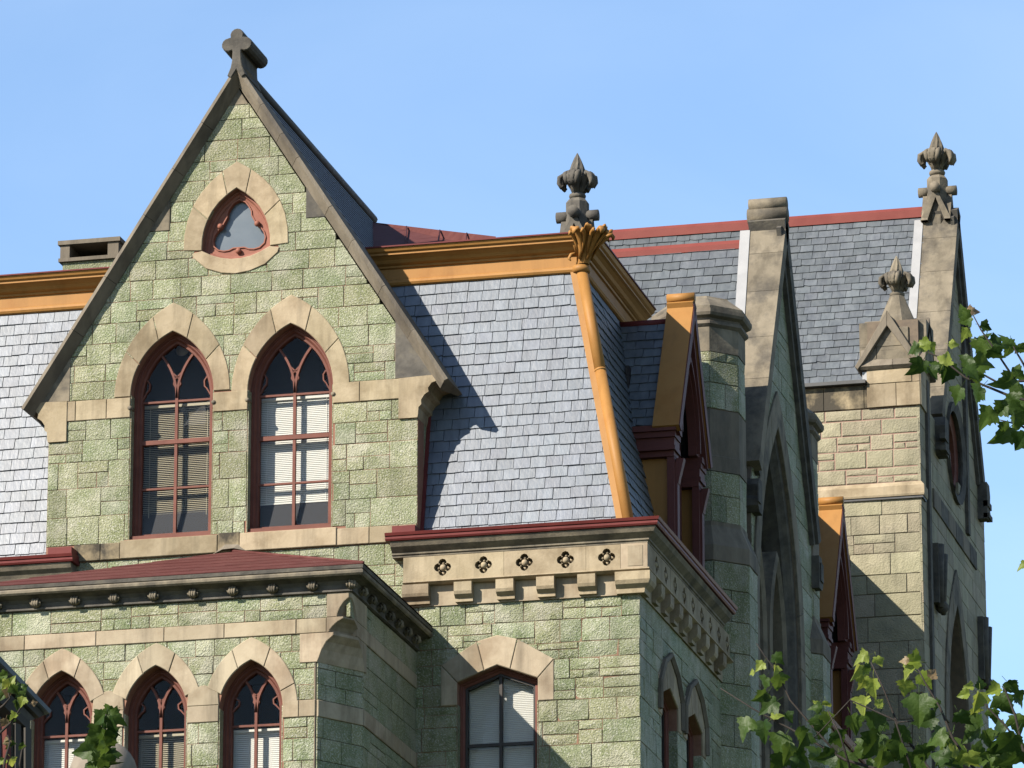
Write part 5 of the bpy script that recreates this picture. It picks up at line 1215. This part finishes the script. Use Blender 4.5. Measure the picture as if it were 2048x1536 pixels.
# pinnacle on the corner of the far wing
pn = empty('stone_pinnacle', (2.11, 17.96, 27.8), 'gableted stone pinnacle with a leaf finial on the pale wall corner', 'pinnacle')
px0, px1, py0, py1 = 1.67, 2.555, 17.47, 18.40; pcx, pcy = (px0+px1)/2, (py0+py1)/2
mk('pier_core', MB().box((px0+.02, py0+.02, 27.44), (px1-.02, py1-.02, 28.9)), M['mortar_dark'], pn)
PFr, PSd = front(py0), side(px1)
for F, a, b in ((PFr, px0, px1), (PSd, py0, py1)):
    for z0, z1, cs in ((27.435, 27.83, (0, .55, 1)), (27.83, 28.12, (0, .85, 1)), (28.12, 28.46, (0, .2, .85, 1)), (28.46, 28.78, (.22, .55, .80))):
        for i in range(len(cs)-1): stone(F, [(a+(b-a)*cs[i], z0), (a+(b-a)*cs[i+1], z0), (a+(b-a)*cs[i+1], z1), (a+(b-a)*cs[i], z1)], pn, M['grey_stone'] if z0 > 28.1 else M['tan'], n1=.012, rock=.01, name='pier_stone')
def gablet(F, uc, za, hw, zb, m, n=.03):
    k = (za-zb)/hw
    stone(F, [(uc-.22, za-.22-k*.22), (uc+.22, za-.22-k*.22), (uc, za-.2)], pn, m, n1=.012, name='tympanum')
    for s in (-1, 1):
        p = [(uc, za), (uc+s*hw, zb), (uc+s*(hw-.05), zb-.05), (uc+s*(hw-.14), zb+.06), (uc, za-.26)]
        p = p if area(p) > 0 else p[::-1]
        mk('gablet_coping', MB().prism(F, p, -.45, .10, .01), M['coping'], pn)
gablet(PFr, pcx-.07, 29.05, .55, 28.12, M['grey_stone']); gablet(PSd, pcy, 29.05, .55, 28.12, M['grey_stone'])
gablet(Fr((px0, 0, 0), (0, -1, 0)), -pcy, 29.05, .55, 28.12, M['grey_stone'])
zb = 28.75; q = MB(); cx_, cy_ = pcx+.01, pcy
def ring(r, z): return [(cx_+r*cos(pi/8+k*pi/4), cy_+r*sin(pi/8+k*pi/4), z) for k in range(8)]
q.add(ring(.52, 28.40)+ring(.31, 29.0)+ring(.125, 29.44), [(i, (i+1) % 8, 8+(i+1) % 8, 8+i) for i in range(8)]+[(8+i, 8+(i+1) % 8, 16+(i+1) % 8, 16+i) for i in range(8)]+[tuple(range(16, 24)), tuple(range(8))])
mk('spirelet', q, M['grey_stone'], pn)
for s in (0, 1):
    xx = (px0-.13, px0+.10) if s == 0 else (px1-.05, px1+.10)
    for z0, z1 in ((28.15, 28.5), (28.5, 28.92)): mk('side_stone', MB().box((xx[0], pcy-.35, z0+.004), (xx[1], pcy+.35, z1)), M['grey_stone'], pn)
f3 = empty('stone_finial', (cx_, cy_, 29.42), 'small leaf finial on the tip of the gableted pinnacle', 'finial', 'carved stone finials')
finial_head(f3, (cx_, cy_, 29.44), M['grey_stone'], .86)

# ------------------------------------------------------------------ chimney and low metal roof behind the cornice
ch = empty('chimney', (-6.95, 3.2, 24.9), 'low stone chimney with an open flue slot behind the left ochre cornice', 'chimney')
x0, x1, y0, y1 = -7.37, -6.50, 2.95, 3.7
mk('base', MB().box((x0+.03, y0+.03, 24.85), (x1-.03, y1-.03, 26.16)), M['green'], ch)
mk('ledge', MB().box((x0-.02, y0-.02, 26.163), (x1+.02, y1+.02, 26.215)), M['coping'], ch)
for a, b in ((x0, x0+.14), (x1-.16, x1)): mk('post', MB().box((a, y0, 26.218), (b, y1, 26.41)), M['coping'], ch)
mk('back_slab', MB().box((x0+.14, y1-.08, 26.218), (x1-.16, y1-.01, 26.41)), M['dark_stone'], ch)
mk('cap_slab', MB().box((x0-.03, y0-.03, 26.413), (x1+.03, y1+.03, 26.475)), M['coping'], ch)
me_ = empty('metal_roof', (-1.5, 3, 25.3), 'low dusky red standing seam roof between the gable roof and the ochre cornice', 'roof')
Pa, Pb, Pc, Pd = at(742, 444, Y=6.6), at(992, 473, Y=1.5), Vector((-.6, 1.3, 25.33)), Vector((-3.0, 1.3, 25.33))
mk('roof_sheet', MB().add([Pa, Pb, Pc, Pd], [(0, 3, 2, 1)]), M['roof_red'], me_, fix=False)
Pe = Vector((-3.4, 6.6, Pa.z-.25)); mk('roof_sheet', MB().add([Pe, Pa, Pd, Vector((-3.4, 1.3, 25.33))], [(0, 3, 2, 1)]), M['roof_red'], me_, fix=False)
def pxof(p): v = p-CAM; return 1024+FPX*v.dot(RGT)/v.dot(FWD)
for t in (.30, .57, .78):
    a = Pa.lerp(Pb, t); b = min((Pd.lerp(Pc, k/80) for k in range(81)), key=lambda q: abs(pxof(q)-pxof(a)+4))
    mk('seam', MB().tube([a.lerp(b, .03)+Vector((0, -.004, .006)), b+Vector((0, -.004, .006))], .012, 6), M['roof_red'], me_)

# ------------------------------------------------------------------ things in the rooms
for i, (px_, py_, r_, lb) in enumerate(((366, 702, .10, 'white globe lamp hanging highest behind the left pointed window'), (333, 748, .075, 'small white globe lamp in the middle behind the left pointed window'), (347, 785, .09, 'white globe lamp hanging lowest behind the left pointed window'))):
    c = at(px_, py_, Y=.9+.3*i); gl_ = empty('globe_lamp', c+Vector((0, 0, .6)), lb, 'lamp', 'globe lamps in the gable room')
    mk('globe', MB().ball(c, r_, 12, 8), M['globe'], gl_); mk('stem', MB().tube([c, c+Vector((0, 0, .6))], .008, 5), M['lead'], gl_)
def leaf_meshes(m):
    half = [(0, 0), (.12, -.07), (.27, -.05), (.30, .06), (.42, .13), (.57, .30), (.45, .35), (.47, .45), (.34, .44), (.30, .50), (.31, .61), (.21, .66), (.13, .83), (0, 1.03)]
    out = []
    for k in range(9):
        mb = MB(); R_ = random.Random(k*7+1); cup = R_.uniform(.0, .7); bend = R_.uniform(.2, 1.15); tw = R_.uniform(-.5, .5); cen = (0, .30)
        def pos(x, y):
            z = cup*abs(x)-bend*y*y*.7+.05*sin(9*x+4*y+k); c_, s_ = cos(tw*y), sin(tw*y); return (x*c_-z*s_, y*(1-.12*bend), z*c_+x*s_)
        for s in (1, -1):
            pts = [(x*s*R_.uniform(.92, 1.08), y+R_.uniform(-.02, .02)) for x, y in half]; pts[0] = (0, 0); pts[-1] = (0, 1.02)
            mid = [(x*.5, .30+(y-.30)*.5) for x, y in pts]
            vs = [pos(*p) for p in pts]+[pos(*p) for p in mid]+[pos(*cen)]; n = len(pts); fs = []
            for i in range(n-1): fs += [(i, i+1, n+i+1, n+i), (n+i, n+i+1, 2*n)]
            mb.add(vs, fs if s > 0 else [tuple(reversed(f)) for f in fs], True)
        mb.tube([(0, .02, 0), (0, -.18, .03), (.02, -.42, -.04)], .014, 4)
        me = bpy.data.meshes.new('leaf'); me.from_pydata([tuple(v) for v in mb.v], [], mb.f); me.polygons.foreach_set('use_smooth', mb.sm); me.materials.append(m); out.append(me)
    return out
LM = {k: leaf_meshes(M[k]) for k in ('leaf', 'leaf_young', 'leaf_brown')}
def put_leaf(parent, p, size, ang, kind='leaf', facing=None, tilt=None):
    """leaf blade at p: its tip points to ang (degrees, 0 right, 90 up, seen from the street)"""
    t = RGT*cos(radians(ang))+UPV*sin(radians(ang)); toc = (-FWD+Vector((0, 0, RND.uniform(.1, .7)))+RGT*RND.uniform(-.9, .9)+Vector((RND.uniform(-.4, .4), 0, 0))).normalized()
    if facing is not None: toc = facing
    y = (t-FWD*RND.uniform(-.35, .5)).normalized(); n = (toc-y*toc.dot(y)).normalized(); x = y.cross(n)
    me = RND.choice(LM[kind]); o = bpy.data.objects.new('leaf', me); COL.objects.link(o); o.parent = parent
    mw = (Matrix((x, y, n)).transposed()*size).to_4x4(); mw.translation = p-y*size*.45-WO[parent.name]; o.matrix_basis = mw
    return o
for x_, m_, n_, lb in ((-5.0, 'flash', 6, 'small plant in a white pot inside the left pointed window'), (-4.62, 'lead', 11, 'leafy plant in a dark pot at the middle of the left pointed window'), (-4.25, 'lead', 11, 'bright leafy plant at the right end inside the left pointed window')):
    pl = empty('potted_plant', (x_, .44, 21.2), lb, 'plant', 'potted plants on the window sill')
    mk('pot', MB().lathe((x_, .44, 21.2), [(.05, 0), (.085, .12), (.09, .15)], 12), M[m_], pl)
    for i in range(n_): put_leaf(pl, Vector((x_+RND.uniform(-.11, .11), .43+RND.uniform(-.05, .05), RND.uniform(21.30, 21.46))), RND.uniform(.07, .12), RND.uniform(0, 360), RND.choice(('leaf', 'leaf_young')))

# ------------------------------------------------------------------ foreground at the lower left
fo = at(60, 1450, Y=-8.0)
fg = empty('roof_gable', (fo.x-1, fo.y-.8, 14), 'dark slate roof edge over grey boards at the lower left corner', 'building')
FG = Fr((fo.x, fo.y, 0), (.6, .8, 0))
def fuv(px_, py_):
    d = FWD+RGT*((px_-1024)/FPX)-UPV*((py_-768)/FPX); p = CAM+d*((FG.o-CAM).dot(FG.n)/d.dot(FG.n)); return ((p-FG.o).dot(FG.u), p.z)
def board(name, pts, n0, n1, m):
    p = [fuv(*q) for q in pts]; p = p if area(p) > 0 else p[::-1]; mk(name, MB().prism(FG, p, n0, n1), M[m], fg)
board('slate_edge', [(-60, 1262), (94, 1424), (90, 1430), (-60, 1275)], -.30, .10, 'slate_dark')
board('bargeboard', [(-60, 1278), (86, 1429), (76, 1436), (-60, 1300)], -.30, .03, 'grey_wood')
board('under_board', [(-60, 1303), (72, 1437), (60, 1442), (-60, 1324)], -.30, -.02, 'dark_stone')
board('under_board', [(-60, 1327), (60, 1444), (60, 1462), (-60, 1346)], -.30, 0, 'grey_wood')
for a_, b_, t_, n_, m_ in ((49, 61, 1455, .02, 'grey_wood'), (44, 49, 1452, -.06, 'dark_stone'), (33, 44, 1445, -.02, 'grey_wood'), (26, 33, 1438, -.07, 'dark_stone'), (17, 26, 1436, -.04, 'maroon')):
    board('upright_board', [(a_, t_), (b_, t_+4), (b_, 1900), (a_, 1900)], -.30, n_, m_)
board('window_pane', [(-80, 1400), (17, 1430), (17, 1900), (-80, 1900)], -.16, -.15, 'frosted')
board('back_wall', [(-200, 1150), (30, 1420), (55, 1470), (55, 6000), (-200, 6000)], -.6, -.31, 'grey_wood')
sb = empty('stone_ball', (-3.65, -6.0, 15.4), 'grey stone ball on a post behind the leafy shoot at lower left', 'ball finial')
mk('ball', MB().ball((-3.65, -6.0, 16.60), .415, 24, 14), M['ball'], sb); mk('neck', MB().lathe((-3.65, -6, 15.6), [(.34, 0), (.34, .2), (.2, .3), (.16, .6), (.2, .66)], 16), M['ball'], sb)
mk('post', MB().box((-3.95, -6.3, 0), (-3.35, -5.7, 15.6)), M['ball'], sb)

# ------------------------------------------------------------------ trees
YT = -45.0
def T(px_, py_, dy=0.0): return at(px_, py_, Y=YT+dy)
tree = empty('maple_tree', (20.2, YT, 0), 'maple tree whose leafy branches reach in at the right edge', 'tree')
trunk = mk('trunk', MB().tube([(20.2, YT, 0), (20.15, YT, 3), (20.0, YT+.1, 6), (19.9, YT, 8.2), (19.8, YT, 10.5)], [.30, .24, .19, .14, .05], 12), M['bark'], tree)
def twig(pts, r0, r1, root=None, dy=0.0, y=None):
    P = [at(p[0], p[1], Y=(YT if y is None else y)+dy+(p[2] if len(p) > 2 else 0)) for p in pts]; n = len(P)
    return mk('branch', MB().tube(P, [r0+(r1-r0)*i/(n-1) for i in range(n)], 7), M['bark'], root or tree)
TW = [[(2500, 1900), (2100, 1640), (1830, 1560), (1690, 1520), (1600, 1468), (1510, 1420), (1440, 1376)],
      [(2300, 1780), (2000, 1620), (1860, 1540), (1800, 1460), (1766, 1375), (1742, 1325)], [(1830, 1560), (1790, 1440), (1700, 1400), (1615, 1490)],
      [(2300, 1780), (2060, 1600), (1950, 1540), (1906, 1478), (1880, 1415), (1850, 1365), (1832, 1330)], [(1906, 1478), (1850, 1440), (1790, 1445)],
      [(2400, 1700), (2150, 1560), (2046, 1500), (2030, 1430), (2010, 1380), (2004, 1372)], [(2046, 1500), (2010, 1450), (1975, 1415), (1955, 1385)],
      [(1700, 1536), (1640, 1470), (1580, 1400), (1555, 1345), (1528, 1310), (1513, 1287)], [(1700, 1536), (1680, 1470), (1655, 1420)],
      [(2450, 1200), (2200, 960), (2050, 800), (2015, 790), (1930, 755), (1880, 715), (1845, 700)], [(2450, 1200), (2250, 900), (2080, 760), (1995, 765), (1950, 740), (1925, 722)],
      [(2300, 950), (2150, 820), (2070, 780), (2048, 730), (2030, 700), (2022, 680)], [(2030, 760), (1990, 700), (1962, 660), (1945, 628)], [(2300, 1000), (2120, 900), (2040, 850), (2000, 840)]]
for k, t in enumerate(TW): twig(t, .011 if t[0][0] > 2100 else .006, .0025, dy=.25*sin(k*2.1))
mk('limb', MB().tube([(20.0, YT, 6.2), T(2500, 1900), T(2300, 1780)], [.09, .05, .03], 8), M['bark'], tree)
mk('limb', MB().tube([(19.9, YT, 8.0), T(2450, 1200), T(2300, 950)], [.08, .04, .03], 8), M['bark'], tree)
D_, Y_, B_ = 'leaf', 'leaf_young', 'leaf_brown'
LV_ = [(1519, 1333, 28, 230, Y_), (1557, 1318, 32, 300, D_), (1502, 1345, 16, 200, Y_), (1550, 1342, 26, 260, Y_), (1525, 1367, 38, 240, D_), (1560, 1367, 48, 262, D_), (1520, 1396, 42, 235, D_), (1536, 1414, 50, 205, D_),
       (1488, 1452, 52, 235, D_), (1528, 1464, 52, 255, D_), (1557, 1431, 34, 20, Y_), (1578, 1436, 28, 300, D_), (1556, 1492, 66, 235, D_), (1602, 1468, 36, 270, D_), (1632, 1414, 30, 150, D_), (1633, 1412, 22, 240, Y_), (1655, 1412, 26, 300, Y_),
       (1656, 1438, 38, 280, Y_), (1640, 1456, 56, 255, D_), (1606, 1482, 44, 262, D_), (1680, 1480, 48, 310, D_), (1556, 1528, 54, 235, D_), (1605, 1522, 52, 320, D_), (1650, 1516, 50, 200, D_), (1692, 1522, 46, 250, D_), (1628, 1500, 44, 100, D_), (1580, 1505, 46, 290, D_),
       (1724, 1313, 34, 195, Y_), (1757, 1325, 30, 300, Y_), (1712, 1346, 44, 245, Y_), (1737, 1340, 30, 330, D_), (1727, 1367, 36, 270, Y_), (1746, 1377, 48, 262, Y_), (1727, 1412, 46, 240, Y_), (1760, 1405, 26, 30, Y_), (1745, 1452, 66, 255, D_), (1745, 1494, 74, 250, D_), (1775, 1500, 50, 290, D_),
       (1708, 1450, 48, 290, D_), (1720, 1500, 52, 220, D_), (1765, 1525, 54, 270, D_), (1800, 1475, 54, 235, D_), (1795, 1505, 50, 265, D_), (1822, 1322, 44, 160, Y_), (1808, 1320, 22, 170, B_), (1817, 1346, 38, 230, Y_), (1810, 1378, 44, 255, Y_), (1851, 1362, 44, 320, Y_), (1866, 1346, 28, 60, B_), (1838, 1418, 72, 262, D_),
       (1852, 1442, 52, 200, D_), (1870, 1412, 32, 300, D_), (1870, 1474, 56, 195, D_), (1890, 1502, 76, 235, D_), (1878, 1510, 50, 150, D_), (1915, 1500, 40, 30, Y_), (1922, 1520, 38, 200, Y_), (1944, 1522, 44, 290, Y_), (1960, 1510, 50, 330, D_), (1825, 1530, 60, 260, D_), (1850, 1510, 50, 290, D_),
       (1938, 1372, 22, 180, Y_), (1960, 1366, 28, 80, D_), (1926, 1389, 30, 190, Y_), (1954, 1404, 48, 250, Y_), (1952, 1427, 34, 270, Y_), (1926, 1440, 44, 300, D_), (1958, 1452, 56, 255, D_), (1940, 1470, 50, 210, D_), (1990, 1462, 56, 200, D_), (2008, 1412, 58, 285, D_), (1986, 1382, 38, 200, Y_), (2026, 1376, 42, 300, D_), (2006, 1397, 40, 20, D_),
       (1986, 1432, 36, 262, D_), (2035, 1450, 50, 270, D_), (2015, 1490, 66, 240, D_), (1985, 1500, 56, 215, D_), (2036, 1520, 56, 235, D_), (2010, 1530, 50, 280, D_), (2040, 1400, 40, 320, D_), (1975, 1478, 44, 290, D_),
       (1926, 622, 32, 130, D_), (1928, 641, 40, 200, D_), (1947, 620, 30, 15, B_), (1972, 655, 30, 340, D_), (1930, 668, 30, 220, Y_), (1960, 680, 42, 80, D_), (1962, 704, 62, 245, D_), (1985, 690, 48, 200, D_), (2015, 680, 36, 100, D_), (2020, 702, 40, 270, D_), (1992, 712, 44, 300, D_), (1970, 728, 54, 10, D_),
       (1894, 715, 38, 70, Y_), (1874, 727, 40, 120, D_), (1893, 747, 56, 262, D_), (1843, 690, 40, 165, Y_), (1866, 700, 34, 330, Y_), (1825, 698, 34, 185, D_), (1836, 738, 52, 240, D_), (1866, 746, 34, 300, D_), (1930, 725, 40, 230, D_), (1914, 792, 46, 250, D_), (1950, 790, 50, 235, D_), (1955, 760, 36, 290, D_), (2012, 768, 54, 205, D_), (2032, 786, 48, 190, D_),
       (2038, 752, 42, 340, D_), (2026, 805, 50, 270, D_), (1972, 836, 56, 222, D_), (2000, 820, 46, 210, D_), (2004, 872, 64, 235, D_), (2032, 850, 56, 262, D_), (2040, 885, 52, 250, D_), (1908, 688, 24, 10, Y_), (2040, 820, 50, 300, D_), (2045, 1130, 28, 190, Y_), (2044, 700, 30, 320, D_), (1945, 745, 44, 330, D_)]
for i, (a, b, s, an, kd) in enumerate(LV_): put_leaf(tree, T(a, b, RND.uniform(-.35, .35)), s/422*.90, an+RND.uniform(-15, 15), kd)
for i in range(48):     # fuller shade leaves low down
    a, b = RND.uniform(1530, 2048), RND.uniform(1452, 1545)
    if b < 1560-60*max(0, (a-1500)/420): continue
    put_leaf(tree, T(a, b, RND.uniform(.1, .7)), RND.uniform(40, 62)/422, RND.uniform(190, 340), D_)
# shoot in front of the ball, and the vine over the dark roof edge
sh_ = empty('maple_sapling', (at(200, 1536, Y=-20).x, -20, 0), 'leafy green shoot in front of the stone ball', 'sapling')
b0 = at(203, 1700, Y=-20); mk('stem', MB().tube([(b0.x, -20, 0), b0, at(202, 1560, Y=-20), at(205, 1480, Y=-20), at(212, 1428, Y=-20)], [.06, .03, .02, .012, .006], 8), M['bark'], sh_)
for (a, b, s, an, kd) in ((212, 1428, 34, 200, D_), (232, 1436, 38, 340, D_), (196, 1438, 34, 215, D_), (208, 1450, 44, 255, D_), (224, 1455, 46, 290, D_), (190, 1470, 44, 235, D_), (222, 1474, 36, 300, D_), (205, 1490, 44, 262, D_), (215, 1500, 40, 285, D_), (170, 1502, 50, 182, D_), (200, 1512, 44, 240, D_), (195, 1528, 50, 200, D_), (218, 1530, 46, 320, D_), (180, 1534, 46, 185, D_), (208, 1478, 38, 250, D_), (216, 1516, 40, 270, D_)):
    put_leaf(sh_, at(a, b, Y=-20+RND.uniform(-.15, .15)), s/214*1.1, an+RND.uniform(-8, 8), kd)
vn = empty('climbing_vine', (at(30, 1420, Y=-8.6).x, -8.6, 12), 'thin vine with small leaves across the dark roof edge at lower left', 'vine')
for t in ([(-20, 1500), (0, 1466), (22, 1445), (42, 1415), (48, 1398)], [(-10, 1425), (8, 1410), (20, 1396), (12, 1370)], [(0, 1600), (10, 1520), (20, 1485), (15, 1470)], [(30, 1600), (38, 1540), (44, 1500), (50, 1494)]):
    twig(t, .02, .006, vn, y=-8.7)
for (a, b, s, an, kd) in ((4, 1352, 22, 190, D_), (22, 1364, 26, 60, Y_), (10, 1372, 24, 220, Y_), (30, 1380, 22, 300, D_), (46, 1392, 24, 320, D_), (16, 1388, 22, 260, B_), (6, 1390, 22, 230, D_), (44, 1404, 20, 250, Y_), (40, 1372, 18, 20, D_), (26, 1434, 18, 210, Y_), (20, 1440, 18, 240, D_), (8, 1448, 20, 250, B_), (50, 1372, 14, 30, D_), (20, 1490, 18, 260, D_), (46, 1494, 16, 330, D_), (4, 1524, 20, 200, Y_), (28, 1526, 22, 300, Y_), (14, 1482, 16, 100, B_), (34, 1410, 20, 280, D_), (70, 1406, 12, 10, B_), (2, 1366, 22, 170, D_)):
    put_leaf(vn, at(a, b, Y=-8.7+RND.uniform(-.1, .1)), s/166*1.1, an, kd)
